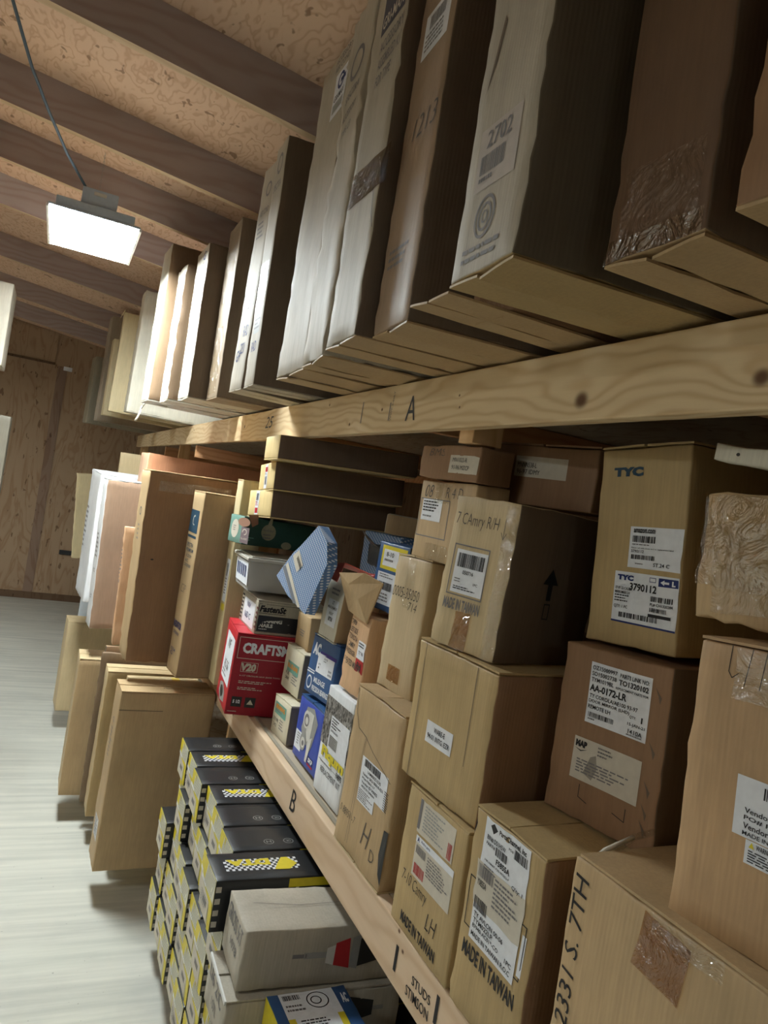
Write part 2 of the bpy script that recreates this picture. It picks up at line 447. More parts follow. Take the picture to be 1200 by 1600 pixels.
            for j in range(nw):
                for k in (0, nl): a, b = k * W1 + j, k * W1 + j + 1; fs.append((a, b, n + b, n + a))
            m.add(vs, fs, mat); o = m.build(where + '_flap', s.root, smooth=False)
            me = o.data; bm = bmesh.new(); bm.from_mesh(me); bmesh.ops.recalc_face_normals(bm, faces=bm.faces); bm.to_mesh(me); bm.free()

def hash_(t):
    h = 7
    for ch in t: h = (h * 131 + ord(ch)) % 100003
    return h / 1000.0

def nudge(p, dz=0., **kw):
    q = list(p); q[2] += dz
    for k, v in kw.items(): q['x y z yaw lean tip W H D'.split().index(k)] = v
    return q

# ------------------------------------------------------------ the building
FLOOR, FAR = -2.05, 11.07
SL = -.116                                       # the roof falls towards the shelving
def roof(x): return 1.56 + SL * x
FLOORM = NT('painted_floor')
v = FLOORM.coord((1, 1, 1)); st = FLOORM.noise(FLOORM.coord((.5, 9, 1)), 2.0, 5, .6); bl = FLOORM.noise(v, 2.1, 5, .6)
col = FLOORM.mix(FLOORM.ramp(st, [(.35, (0, 0, 0, 1)), (.7, (1, 1, 1, 1))]), rgb(180, 180, 170), rgb(206, 204, 192))
col = FLOORM.mix(FLOORM.math('MULTIPLY', FLOORM.ramp(bl, [(.5, (0, 0, 0, 1)), (.75, (1, 1, 1, 1))]), .35), col, rgb(150, 152, 146))
sp = FLOORM.noise(v, 55, 2, .5)
col = FLOORM.mix(FLOORM.ramp(sp, [(.74, (0, 0, 0, 1)), (.78, (.6, .6, .6, 1))]), col, rgb(120, 118, 110))
FLOORM.bump(st, .15, .002); FLOORM = FLOORM.fin(col, .6, .35)
WALLP = plywood('wall_panelling', rgb(176, 150, 122), 'Z', 3, .9)
SIDEP = plywood('dark_wall_panelling', rgb(112, 90, 70), 'Z', 5, .8)
PALEW = plywood('pale_wall_board', rgb(206, 196, 180), 'Z', 2, .8)
CEILP = plywood('ceiling_plywood', rgb(226, 192, 164), 'Y', 1, 2.2)
RAFT = lumber('rafter_wood', rgb(178, 162, 158), (), 'X', 110, .45, 2.)
RAFT_LIT = lumber('rafter_lit_edge_wood', rgb(214, 188, 154), (), 'X', 110, .4, 3.)  # light on the rafter undersides is put into this paler colour

def struct(name, m, **kw):
    o = m.build(name, **kw); o['kind'] = 'structure'; return o
m = MB(); m.box((-3, -5.5, FLOOR - .1), (2.3, FAR + .1, FLOOR), FLOORM); struct('floor', m)
m = MB(); m.box((-3, FAR, FLOOR), (2.3, FAR + .1, 1.95), WALLP)
m.box((-3, FAR - .025, FLOOR), (2.3, FAR, FLOOR + .09), SIDEP)
struct('wall_far', m)
m = MB(); m.box((-.83, FAR - .02, 1.17), (-.205, FAR, 1.60), WALLP); m.box((-.86, FAR - .035, 1.15), (-.2, FAR, 1.18), SIDEP); struct('trim_1', m)
m = MB(); m.box((-.16, FAR - .008, -1.96), (-.04, FAR, 1.15), plywood('weathered_board', rgb(150, 126, 108), 'Z', 12, .9)); struct('trim_2', m)
m = MB(); m.box((2.3, -5.5, FLOOR), (2.4, FAR + .1, 1.4), SIDEP); struct('wall_right', m)
m = MB(); m.box((-3.1, -5.5, FLOOR), (-3, FAR + .1, 2.0), PALEW); struct('wall_left', m)
m = MB(); m.box((-3.1, -5.6, FLOOR), (2.4, -5.5, 2.0), PALEW); struct('wall_back', m)
m = MB(); a, b = -3.1, 2.4
m.add([(a, -5.6, roof(a)), (b, -5.6, roof(b)), (b, FAR + .1, roof(b)), (a, FAR + .1, roof(a)), (a, -5.6, roof(a) + .02), (b, -5.6, roof(b) + .02), (b, FAR + .1, roof(b) + .02), (a, FAR + .1, roof(a) + .02)],
      [(0, 3, 2, 1), (4, 5, 6, 7), (0, 1, 5, 4), (1, 2, 6, 5), (2, 3, 7, 6), (3, 0, 4, 7)], CEILP); struct('ceiling', m)
for i, y in enumerate((-4.7, -3.9, -3.1, -2.3, -1.5, -.7, .12, .95, 1.80, 2.68, 3.62, 4.35, 5.20, 6.67, 8.28, 9.6)):
    m = MB(); a, b = -3., 2.3; vs = []
    for x in (a, b):
        for yy in (y, y + .04):
            for dz in (-.18, -.0005): vs.append((x, yy, roof(x) + dz))
    m.add(vs, [(0, 1, 3, 2), (4, 6, 7, 5), (0, 4, 5, 1), (2, 3, 7, 6), (1, 5, 7, 3)], RAFT); m.add(vs, [(0, 2, 6, 4)], RAFT_LIT)
    struct('trim_%d' % (i + 3), m)
m = MB(); m.box((-.09, FAR - .02, 1.10), (.02, FAR, 1.155), PAPER)
tag(m.build('wall_outlet', bevel=.003), 'small white outlet plate high on the far wood wall', 'outlet')
m = MB(); m.box((.22, FAR - .03, -1.40), (.60, FAR, -1.34), BLK)
tag(m.build('hinge_strap', bevel=.004), 'dark metal strap across the far wood wall at knee height', 'hinge')

# ------------------------------------------------------------ the shelving on the right
rack = empty('storage_rack', (0, 0, 0))
tag(rack, 'long wooden shelving of pale lumber beams filled with cartons along the right side', 'shelving')
SX = .875
KN_A = [(1.131, .256, .02), (.742, .263, .016), (2.078, .287, .006), (2.338, .25, .007), (2.575, .33, .006), (1.606, .298, .004), (1.596, .268, .004), (5.514, .315, .008), (3.9, .29, .012), (.1, .3, .02)]
BEAM_A = lumber('upper_beam_pine', rgb(222, 198, 158), KN_A, 'Y', 190, .62, 3., .04)
BEAM_B = lumber('lower_beam_pine', rgb(218, 192, 162), [(1.47, -.97, .006), (1.44, -1.0, .006), (2.9, -1.0, .006), (3.2, -1.03, .01), (.6, -1.0, .015)], 'Y', 110, .45, 7.)
POSTM = lumber('post_pine', rgb(224, 186, 138), (), 'Z', 120, .5, 4.)
JOISTM = lumber('joist_pine', rgb(206, 156, 112), (), 'X', 120, .6, 9.)
DECKM = plywood('shelf_deck_board', rgb(186, 172, 150), 'Y', 8, 1.2)
def part(name, lo, hi, mat, bevel=.0025, label=None):
    m = MB(); m.box(lo, hi, mat); o = m.build(name, rack, bevel=bevel)
    if label: o['label'] = label
    return o
part('shelf_beam', (SX, -1.4, .217), (SX + .038, 3.395, .357), BEAM_A, .004, 'upper pine beam with a pencilled letter A')
part('shelf_beam', (SX + .001, 3.398, .215), (SX + .039, 9.7, .355), BEAM_A, .004, 'far length of the upper pine beam')
part('shelf_beam', (SX, -1.4, -1.094), (SX + .038, 9.7, -.962), BEAM_B, .004, 'lower pine beam with a pencilled letter B')
part('shelf_beam', (.77, .6, FLOOR), (.81, 9.7, -1.93), BEAM_B, .003)
for z, nm in ((-.9785, None), (.3385, None), (-1.92, None)):
    part('shelf_deck', (.914 if z > -1.5 else .77, -1.4, z), (2.1, 9.7, z + .0175), DECKM, 0)
part('deck_edge_strip', (.9, 1.95, -.961), (.9135, 4.2, -.956), card('fibre_edge', rgb(150, 142, 126)), 0)
for y in (-1.3, .19, 3.41, 6.4, 9.6):
    part('shelf_post', (.925, y, FLOOR), (1.014, y + .035, -.981), POSTM)
    part('shelf_post', (.925, y, .0 if y == .19 else -.955), (1.014, y + .035, .336), POSTM)
part('shelf_cleat', (.914, 1.575, .187), (1.0, 1.645, .336), POSTM)
for y in (5.52, 7.2): part('cross_joist', (.914, y, .122), (2.05, y + .038, .21), JOISTM)
for y in (-.5, .85, 2.05, 4.05): part('cross_joist', (.914, y, .25), (2.05, y + .038, .336), JOISTM)
part('back_rail', (2.055, -1.4, .17), (2.09, 9.7, .215), JOISTM); part('back_rail', (2.05, -1.4, -1.08), (2.09, 9.7, -.99), JOISTM)
for y in (-1.3, 1.5, 3.1, 7.1, 9.5): part('rear_post', (2.1, y, FLOOR), (2.14, y + .09, .9), POSTM)
def pen(name, pts_text, off=.0012, mat=None):
    m = MB()
    for tx, y0, z0, w, h, opt in pts_text:
        vs, fs = text_geo(tx, opt.get('bold', 0.), opt.get('shear', 0.)); c, s_ = math.cos(opt.get('rot', 0)), math.sin(opt.get('rot', 0))
        P = []
        for (a, b) in vs:
            a = a * w; b = b * h; P.append((SX - off, y0 - (a * c - b * s_), z0 + a * s_ + b * c))
        m.add(P, fs, mat or PENCIL)
    o = m.build(name, rack); return o
pen('pencil_writing', [('A', 1.90, .245, .062, .07, {})], mat=INK)
pen('pencil_writing', [('25', 3.46, .268, .13, .055, {'shear': .2})], mat=INK)
pen('pencil_writing', [('B', 2.31, -1.058, .05, .072, {'shear': .15})], mat=INK)
pen('grade_stamp', [('STIMSON', 1.40, -1.07, .105, .022, {'rot': .10, 'bold': .01}), ('l', 1.47, -1.06, .012, .06, {'bold': .06}), ('l', 1.275, -1.045, .012, .06, {'bold': .06})], mat=INK)
pen('grade_stamp', [('STUDS', 1.38, -1.035, .085, .02, {'rot': .1, 'bold': .01})], mat=INK)
pen('grade_stamp', [('l', 2.24, .25, .006, .07, {}), ('l', 2.02, .25, .006, .055, {}), ('WWP S-DRY', 2.0, .248, .09, .010, {'rot': 1.5})], mat=GINK)

# ------------------------------------------------------------ shop light on its chain
CORDPTS = [(-0.056, -0.265, 0.115), (-0.062, -0.3, 0.135), (-0.148, -0.536, 0.17), (-0.227, -0.829, 0.21), (-0.283, -1.039, 0.25), (-0.314, -1.202, 0.28), (-0.34, -1.322, 0.31), (-0.355, -1.4, 0.33)]
def shop_light(loc, label, energy, cordpts, chain):
    r = empty('shop_light', loc); tag(r, label, 'lamp', 'hanging shop lights')
    W, L = .405, .68
    m = MB(); m.box((-W / 2, -L / 2, 0), (W / 2, L / 2, .012), LMETAL)
    m.box((-W / 2 + .03, -L / 2 + .005, .012), (W / 2 - .03, L / 2 - .02, .052), LMETAL)
    m.build('lamp_housing', r, bevel=.004)
    m = MB()
    for sx in (-1, 1): m.box((sx * W / 2 - .006, -L / 2, -.012), (sx * W / 2 + .006, L / 2, .004), WHT)
    m.build('end_cap', r, bevel=.002)
    e = NT('lamp_diffuser_%d' % int(energy)); e.b.inputs['Emission Color'].default_value = LAMP_C + (1,); e.b.inputs['Emission Strength'].default_value = energy
    e.b.inputs['Base Color'].default_value = (.8, .8, .8, 1)
    m = MB(); m.box((-W / 2 + .012, -L / 2 + .006, -.008), (W / 2 - .012, L / 2 - .006, -.001), e.m); m.build('lamp_diffuser', r)
    m = MB(); m.box((-.07, -.32, .035), (.087, .05, .13), LMETAL); m.box((-.02, -.326, .10), (.035, -.32, .117), METL); m.build('driver_box', r, bevel=.004)
    m = MB(); m.tube(cordpts, .006, CORD, 8); m.build('power_cord', r, smooth=True)
    m = MB()
    z = .13
    while z < chain:
        for k in range(6):
            a0, a1 = k * math.pi / 3, (k + 1) * math.pi / 3
            pl = (lambda a, ph: (math.cos(a) * .004 * (1 if ph else 0), math.cos(a) * .004 * (0 if ph else 1), z + .01 + math.sin(a) * .009))
            ph = int(z / .0155) % 2
            m.tube([pl(a0, ph), pl(a1, ph)], .0011, METG, 4)
        z += .0155
    m.build('hanging_chain', r)
    return r
shop_light((0.0, 4.09, 1.10), 'bright white panel shop light hanging under the rafters on a thin chain', LAMP_E,
           CORDPTS, .42)
shop_light((-.1, -2.6, .95), 'second shop light farther back in the aisle behind the camera', LAMP2_E, [(-.05, -.2, .09), (-.08, -.3, .3), (-.1, -.4, .46)], .62)
shop_light((-2.2, 1.0, .95), 'shop light over the neighbouring aisle to the left, nearer one', FILL_E, [(-.05, -.2, .09), (-.08, -.3, .3), (-.1, -.4, .60)], .80)  # added fill lamp, unseen, brightens carton fronts and ceiling
shop_light((-2.2, 7.6, .95), 'shop light over the neighbouring aisle to the left, by the far wall', FILL_E * 2.0, [(-.05, -.2, .09), (-.08, -.3, .3), (-.1, -.4, .60)], .80)  # second added fill, out of view, lifts the far wall

# ------------------------------------------------------------ cartons standing on the upper shelf
U = {
'U1':(0.239,8.907,0.360,0.103,0.022,0.000,0.308,0.749,1.000),
'U2':(0.299,7.772,0.360,0.081,0.012,0.000,0.231,1.027,0.950),
'U3':(0.295,6.687,0.360,0.049,0.007,-0.003,0.133,0.649,0.950),
'U4':(0.300,6.024,0.360,0.019,0.004,0.013,0.100,0.763,0.950),
'U5':(0.399,5.577,0.360,0.017,0.017,0.004,0.218,0.866,0.850),
'U6':(0.410,4.307,0.360,0.039,0.004,0.000,0.276,0.877,0.600),
'U7':(0.480,4.058,0.360,0.040,-0.006,-0.010,0.22,0.722,0.750),
'U8':(0.533,3.701,0.360,0.027,0.004,-0.018,0.279,0.755,0.800),
'U9':(0.620,3.424,0.360,0.003,0.004,-0.014,0.266,0.828,0.700),
'U10':(0.620,2.934,0.360,0.076,-0.015,0.008,0.168,0.934,0.680),
'U11':(0.617,2.724,0.360,-0.017,-0.005,-0.016,0.163,0.930,0.680),
'U12':(0.635,2.170,0.360,-0.013,-0.013,0.0,0.312,1.045,0.560),
'U13':(0.600,1.890,0.360,-0.075,-0.017,-0.003,0.238,1.030,0.560),
'U14':(0.565,1.562,0.360,-0.036,-0.011,-0.003,0.228,1.000,0.600),
'U15':(0.588,1.346,0.360,-0.050,-0.012,-0.003,0.195,0.980,0.600),
'U16':(0.690,1.131,0.372,0.03,0.0,0.000,0.140,0.950,0.500),
'U17':(0.531,0.887,0.360,-0.045,-0.005,-0.003,0.198,0.850,0.700),
'U18':(0.637,0.650,0.361,0.030,-0.020,-0.01,0.165,.95,0.600),
'U19':(0.632,0.243,0.361,0.039,0.010,-0.001,0.350,.98,0.600)}
UG = 'tall cartons standing on the upper shelf'
def up(k, label, mat, name='tall_carton', dz=.007, **kw):
    return Carton(name, label, nudge(U[k], dz), mat, 'carton', UG, **kw)
b = up('U1', 'farthest, dim grey-green narrow carton at the end of the upper shelf', card('card_dim', rgb(150, 142, 122)), simple=True)
b = up('U2', 'tall grey-tan carton second from the far end of the upper shelf', card('card_dim2', rgb(172, 158, 138)), crush=.006)
b.flaps('bottom', gap=.003)
b = up('U3', 'short dull cream carton tucked between the tall grey and the yellow carton', CREAM, simple=True)
b = up('U4', 'pale yellow thin carton with a lifted top corner flap', CREAM, crush=.002)
m = MB(); mm = [Vector(q) for q in ((-.004, .0, .76), (-.02, .13, .73), (-.01, .14, .765), (0, .02, .785))]
m.add([q for q in mm] + [q + Vector((.004, 0, .002)) for q in mm], [(0, 1, 2, 3), (7, 6, 5, 4), (0, 4, 5, 1), (1, 5, 6, 2), (2, 6, 7, 3), (3, 7, 4, 0)], CREAM); m.build('top_flap', b.root)
b = up('U5', 'off-white carton with a ragged front edge on the upper shelf', PALE, crush=.006)
b.flaps('bottom', gap=.003)
b = up('U6', 'glaring white tall carton closest to the shop light', PALE2, crush=.004, sides={'N': card('card_shaded_warm', rgb(128, 104, 80))}); b.flaps('bottom', lift=.004)  # near side: shade is put into the brown
b.marks('F', .05, .10, .07, .55, [('t', 'ASSY', .2, .0, .5, .05), ('t', 'RAD', .2, .5, .5, .05), ('ln', .1, .55, .8, .3, 6)], ink=BINK)
b = up('U7', 'white-edged carton with a crumpled side, shorter than both neighbours', PALE2, crush=.008, sides={'N': card('card_shaded_warm2', rgb(120, 98, 76))}); b.flaps('bottom', lift=.004)  # near side browned to paint in its shade
b.marks('F', .04, .30, .1, .3, [('t', 'PARTS', .1, .0, .6, .1), ('ln', .1, .3, .8, .5, 5)], ink=BINK)
b = up('U8', 'whitish tall carton split down its front beside a taped brown one', PALE2, crush=.004, sides={'N': SHADE_CREASE}); b.flaps('bottom', lift=.006)
b.marks('F', .10, .05, .003, .68, [('r', 0, 0, 1, 1, SHADE_CREASE)], name='split_seam')
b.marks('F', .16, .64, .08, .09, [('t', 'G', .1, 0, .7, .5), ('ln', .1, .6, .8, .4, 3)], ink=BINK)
b = up('U9', 'narrow brown carton wrapped in glossy clear tape', card('card_grey_brown', rgb(138, 120, 98)), crush=.003, sides={'N': SHADE_CREASE}); b.flaps('bottom')
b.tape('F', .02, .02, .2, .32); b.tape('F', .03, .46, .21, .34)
b = up('U10', 'light carton with blue stamped print, seventh from the far white one', SHINE, crush=.003, sides={'N': SHADE_CREASE}); b['x'] if False else None
b.root['label'] = 'light carton with blue stamped labels, pressed against a thinner twin on its right'
b.flaps('bottom')
b.marks('F', .03, .10, .12, .33, [('t', 'GH', .0, .8, .4, .15), ('r', .2, .0, .7, .35, METG), ('ln', .25, .04, .6, .28, 6), ('t', 'RAD', .35, .50, .5, .14), ('t', '2231', .3, .72, .45, .14)], ink=BINK)
b.marks('F', .02, .62, .13, .26, [('ring', .6, .2, .25, .12, .3, GINK), ('t', 'ASSY COND', .1, .5, .8, .1), ('ln', .1, .7, .8, .3, 4)], ink=GINK)
b = up('U11', 'thin carton with a shiny tape patch, dark side facing the camera', SHINE, crush=.003, sides={'N': SHADE_CREASE}); b.flaps('bottom')
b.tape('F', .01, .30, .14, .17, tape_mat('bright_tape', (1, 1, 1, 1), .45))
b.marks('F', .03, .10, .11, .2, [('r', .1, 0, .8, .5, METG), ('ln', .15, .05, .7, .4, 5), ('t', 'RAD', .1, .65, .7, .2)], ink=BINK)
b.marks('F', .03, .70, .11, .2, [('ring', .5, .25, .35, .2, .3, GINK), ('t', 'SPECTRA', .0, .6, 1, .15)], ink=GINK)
b = up('U12', 'tall worn carton with a round logo label and frayed far edge', SHINE, crush=.008, sides={'N': SHADE_CREASE}, wob=.003, dz=.012); b.flaps('bottom', lift=.009, gap=.008, mat=KRAFT)
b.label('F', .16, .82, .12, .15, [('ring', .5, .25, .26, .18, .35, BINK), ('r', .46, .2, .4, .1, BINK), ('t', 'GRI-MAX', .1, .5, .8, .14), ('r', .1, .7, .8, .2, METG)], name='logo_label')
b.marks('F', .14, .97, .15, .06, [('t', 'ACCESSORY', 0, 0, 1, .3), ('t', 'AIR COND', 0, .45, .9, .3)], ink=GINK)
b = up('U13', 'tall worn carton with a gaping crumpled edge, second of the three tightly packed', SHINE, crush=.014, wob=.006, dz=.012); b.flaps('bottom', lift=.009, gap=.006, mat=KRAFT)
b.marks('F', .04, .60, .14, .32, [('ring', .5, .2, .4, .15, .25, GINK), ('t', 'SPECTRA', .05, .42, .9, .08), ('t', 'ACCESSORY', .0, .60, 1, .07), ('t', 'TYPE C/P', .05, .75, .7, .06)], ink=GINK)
b = up('U14', 'tall carton with a dark square logo and a band of brown tape across its front', SHINE, crush=.008, sides={'N': SHADE_CREASE}, wob=.003, dz=.010); b.flaps('bottom', lift=.007, mat=KRAFT)
b.marks('F', .06, .76, .15, .15, [('r', 0, 0, 1, 1, plain('slate_print', rgb(72, 72, 84))), ('ring', .45, .3, .24, .24, .3, PAPER2), ('t', 'G', .36, .14, .2, .3, {'mat': PAPER2}), ('t', 'GRI-MAX', .06, .70, .88, .22, {'mat': PAPER2})], name='printed_logo')
b.marks('F', .07, .60, .15, .14, [('t', 'ACCESSORY', 0, .0, 1, .2), ('t', 'ASSEMBLED KIT', 0, .3, 1, .2), ('t', 'FOR TYPE', 0, .6, .65, .2)], ink=GINK)
b.marks('F', .02, .02, .26, .5, [('st', [(.55, .2), (.6, .3), (.68, .38), (.70, .48), (.78, .55)], .003, GINK)], name='tear_line')
b.tape('F', .01, .34, .26, .085, tape_mat('dull_brown_tape', (.45, .38, .3, 1), .10), rot=-.05)
b = up('U15', 'reddish-brown tall carton with a small shipping label near the top', REDBR, crush=.004, sides={'N': SHADE_CREASE}, dz=.011); b.flaps('bottom', lift=.008, gap=.006, mat=KRAFT)
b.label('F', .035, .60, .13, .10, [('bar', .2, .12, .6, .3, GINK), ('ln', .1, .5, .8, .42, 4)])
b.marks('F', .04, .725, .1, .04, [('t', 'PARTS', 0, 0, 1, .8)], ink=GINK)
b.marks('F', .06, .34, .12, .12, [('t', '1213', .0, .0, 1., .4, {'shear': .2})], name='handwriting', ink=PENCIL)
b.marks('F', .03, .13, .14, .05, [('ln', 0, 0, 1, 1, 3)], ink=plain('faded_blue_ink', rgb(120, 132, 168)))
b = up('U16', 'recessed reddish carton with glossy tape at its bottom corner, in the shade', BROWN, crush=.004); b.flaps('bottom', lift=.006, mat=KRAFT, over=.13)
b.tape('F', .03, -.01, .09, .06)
b = up('U17', 'wide upright carton marked 2702, front edge crimped, bottom jutting over the beam', SHINE, crush=.005, sides={'N': card('card_shaded_olive', rgb(112, 100, 82)), 'B': OLIVE}, wob=.003, dz=.014); b.flaps('bottom', mat=OLIVE, lift=.009, gap=.006)  # near side's shade painted in as a darker olive
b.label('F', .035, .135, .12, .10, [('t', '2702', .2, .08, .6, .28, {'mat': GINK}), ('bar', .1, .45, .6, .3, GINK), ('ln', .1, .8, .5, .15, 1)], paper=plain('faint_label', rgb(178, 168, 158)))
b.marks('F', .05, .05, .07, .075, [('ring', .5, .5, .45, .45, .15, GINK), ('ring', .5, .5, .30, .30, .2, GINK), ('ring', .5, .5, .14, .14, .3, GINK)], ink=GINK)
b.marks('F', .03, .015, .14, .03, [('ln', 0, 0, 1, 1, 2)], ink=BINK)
b.marks('F', .02, .30, .05, .12, [('p', [(.6, 0), (.75, .1), (.5, .6), (.1, 1), (.35, .5)], SHADE_CREASE)], name='tear')
b = up('U18', 'dark brown carton wrapped in wrinkled clear film, overhanging the beam', card('card_shaded_brown', rgb(112, 86, 64)), crush=.005, wob=.003, sides={'B': KRAFT, 'N': SHADE_CREASE}, dz=.012); b.flaps('bottom', mat=KRAFT, lift=.008)  # body colour darkened for the shadow of the carton beside it
b.tape('F', .02, .0, .13, .12, tape_mat('thin_film', (.97, .96, .94, 1), .08)); b.tape('F', .0, .0, .16, .03, tape_mat('crinkled_film', (.96, .93, .86, 1), .22))
b = up('U19', 'last carton at the right end of the upper shelf, its bottom flaps frayed', BROWN, crush=.006, sides={'B': KRAFT}, dz=.014); b.flaps('bottom', mat=KRAFT, lift=.01)

m = MB(); m.tube([(.425, 4.62, .372), (.42, 4.60, .355), (.405, 4.56, .33), (.40, 4.52, .31), (.39, 4.52, .27), (.38, 4.53, .25)], .006, PAPER2, 6)
m.tube([(.425, 4.62, .372), (.46, 4.5, .362), (.53, 4.42, .352)], .006, PAPER2, 6)
tag(m.build('string', smooth=True), 'frayed white string dangling below the upper shelf cartons', 'string')
# ------------------------------------------------------------ tall cartons on the lower shelf, far part
L = {
'M1':(0.290,5.148,-0.955,0.091,0.040,-0.020,0.420,0.847,0.950),
'M2':(0.302,4.378,-0.955,0.074,-0.003,-0.030,0.171,0.839,0.800),
'M4':(0.436,3.690,-0.955,0.045,-0.001,-0.021,0.235,0.929,0.470),
'M5':(0.500,4.660,-0.955,0.012,0.006,0.000,0.392,1.030,0.900),
'M6':(0.648,3.463,-0.955,0.090,-0.003,0.001,0.192,0.867,0.260),
'M7':(0.800,3.345,-0.950,0.02,-0.01,-0.010,0.108,0.950,0.118),
'F1':(0.256,5.825,-1.900,0.047,-0.008,0.000,0.249,0.661,0.600),
'F2':(0.279,4.357,-1.900,-0.003,-0.002,0.000,0.224,0.770,0.580),
'F3':(0.400,4.301,-1.900,-0.002,0.001,0.000,0.030,0.868,0.460),
'F4':(0.411,4.090,-1.900,-0.006,0.002,0.000,0.164,0.780,0.450),
'F5':(0.424,3.521,-1.900,0.036,0.006,0.003,0.198,0.846,0.440)}
LG = 'tall cartons jutting from the lower shelf'
def lo(k, label, mat, name='tall_carton', dz=.006, g=LG, **kw): return Carton(name, label, nudge(L[k], dz), mat, 'carton', g, **kw)
b = lo('M1', 'white tall carton, the farther of the two white ones under the upper shelf', WHITE, crush=.005, wob=.003); b.flaps('top', lift=.004)
b.marks('F', .02, .3, .1, .3, [('ln', 0, 0, 1, 1, 9)], ink=GINK)
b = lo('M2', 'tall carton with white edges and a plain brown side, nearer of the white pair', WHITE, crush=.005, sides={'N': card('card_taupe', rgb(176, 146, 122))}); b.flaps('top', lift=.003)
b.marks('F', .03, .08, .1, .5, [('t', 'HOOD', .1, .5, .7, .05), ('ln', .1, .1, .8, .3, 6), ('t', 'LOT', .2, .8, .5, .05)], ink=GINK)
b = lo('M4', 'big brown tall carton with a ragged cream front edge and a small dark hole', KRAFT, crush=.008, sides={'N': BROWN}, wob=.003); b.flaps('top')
b.marks('N', .055, .5, .015, .008, [('el', .5, .5, .5, .5, BLK)], name='hole')
b.marks('F', .05, .55, .12, .22, [('ring', .5, .2, .2, .1, .3, TINK), ('ln', .3, .5, .5, .4, 4)], ink=TINK)
b.tape('N', .05, .84, .35, .05)
b = lo('M5', 'orange-brown tall carton rising behind the big brown one', card('card_orange', rgb(190, 132, 96)), crush=.002, sides={'F': card('card_peach', rgb(216, 176, 146))})
b.marks('F', .08, .8, .02, .25, [('r', 0, 0, .3, 1, REDBR), ('r', .6, 0, .3, 1, REDBR)], name='edge_stripe')
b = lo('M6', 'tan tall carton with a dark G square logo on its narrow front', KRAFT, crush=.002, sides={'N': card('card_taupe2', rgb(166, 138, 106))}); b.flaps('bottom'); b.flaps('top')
b.marks('F', .004, .67, .145, .11, [('r', 0, 0, 1, 1, TINK), ('ring', .5, .45, .3, .36, .25, PAPER2), ('t', 'G', .36, .22, .26, .46, {'mat': PAPER2})], name='printed_logo')
b.marks('F', .01, .645, .14, .012, [('r', 0, 0, 1, 1, TINK)])
b.marks('F', .02, .50, .12, .12, [('t', 'SPECTRA', 0, 0, .9, .16), ('t', 'PREMIUM', 0, .22, 1, .14), ('t', 'ACCESSORY', .1, .46, .8, .12), ('t', 'A/C', .1, .65, .4, .12), ('t', 'CONDENSER', 0, .84, 1, .12)], ink=TINK)
b.marks('F', .03, .38, .1, .04, [('t', 'C3P', .1, 0, .8, 1, {'shear': .3})], name='handwriting', ink=PENCIL)
b.marks('F', .01, .205, .14, .035, [('t', 'RADIATOR', 0, 0, 1, 1, {'bold': .03})], ink=BINK)
b.marks('F', .02, .17, .11, .02, [('t', 'CONDENSER', 0, 0, 1, .7)], ink=BINK)
b.marks('F', .03, .07, .08, .04, [('t', '1234', 0, 0, 1, .4), ('t', 'G', 0, .5, .5, .4)], ink=BINK)
b = lo('M7', 'pale narrow tall carton with a barcode strip, behind the red tool box', CREAM, crush=.002); b.flaps('top')
b.label('F', .03, .38, .06, .2, [('bar', .2, .1, .5, .3), ('ln', .2, .45, .6, .4, 6)])
b.marks('F', .03, .34, .06, .03, [('r', 0, 0, 1, 1, YEL)])
# thin panels leaning between them
b = Carton('flat_carton', 'thin orange-tan carton leaning against the big brown one', (.40, 4.02, -.950, .04, -.06, -.03, .05, .62, .7), card('card_peach2', rgb(220, 176, 136)), group=LG, crush=.01)
b.marks('F', .005, .1, .04, .4, [('t', 'FRAGILE', 0, .4, 1, .04), ('ln', 0, 0, 1, .4, 8)], ink=GINK)
b = Carton('flat_carton', 'pale blue-white flat carton low beside the white pair', (.36, 6.6, -1.895, .02, .02, 0, .12, .83, .5), card('card_bluewhite', rgb(206, 214, 220)), group=LG, simple=True)
b = Carton('flat_carton', 'thin tan panel sticking out above the two white cartons', (.46, 6.0, -.948, .0, .0, -.02, .05, 1.02, .8), KRAFT2, group=LG, simple=True)
b = Carton('flat_carton', 'small cream carton poking out beyond the white pair', (.26, 7.3, -.948, .05, .03, -.08, .12, .78, .95), CREAM, group=LG, crush=.01)
LF = 'tall cartons low down on the bottom shelf'
b = lo('F1', 'farthest low carton, plain tan with a short top flap', KRAFT2, g=LF); b.flaps('top')
b = lo('F2', 'tall low carton with a bright pale top edge, second from the far end', KRAFT2, g=LF, sides={'N': KRAFT}); b.flaps('top')
b = lo('F3', 'thin dark-edged flat carton squeezed between tall low cartons', card('card_edge', rgb(150, 120, 90)), 'flat_carton', g=LF, crush=.006, sides={'F': card('card_flute', rgb(96, 84, 70))})
b = Carton('flat_carton', 'second thin flat carton squeezed beside the dark-edged one', (.385, 4.272, -1.894, 0, 0, .0, .020, .84, .47), card('card_edge2', rgb(130, 108, 84)), group=LF, crush=.008)
b = lo('F4', 'narrow tan carton with a folded top, just beyond the biggest low carton', KRAFT2, g=LF, sides={'N': OLIVE}, crush=.004); b.flaps('top', lift=.004)
b = lo('F5', 'biggest low carton, broad tan side with a scribble on its top', KRAFT, g=LF, crush=.003, wob=.003); b.flaps('top', lift=.002)
b.marks('T', .20, .05, .09, .03, [('st', [(0, .5), (.1, .1), (.2, .7), (.45, .5), (1, .45)], .003, INK)], name='handwriting', off=.007)
b.label('F', .05, .12, .10, .10, [('ln', .1, .1, .8, .8, 6)])
b.marks('F', .06, .45, .08, .25, [('t', 'G', .2, .0, .5, .1), ('ln', .1, .2, .7, .6, 8)], ink=GINK)
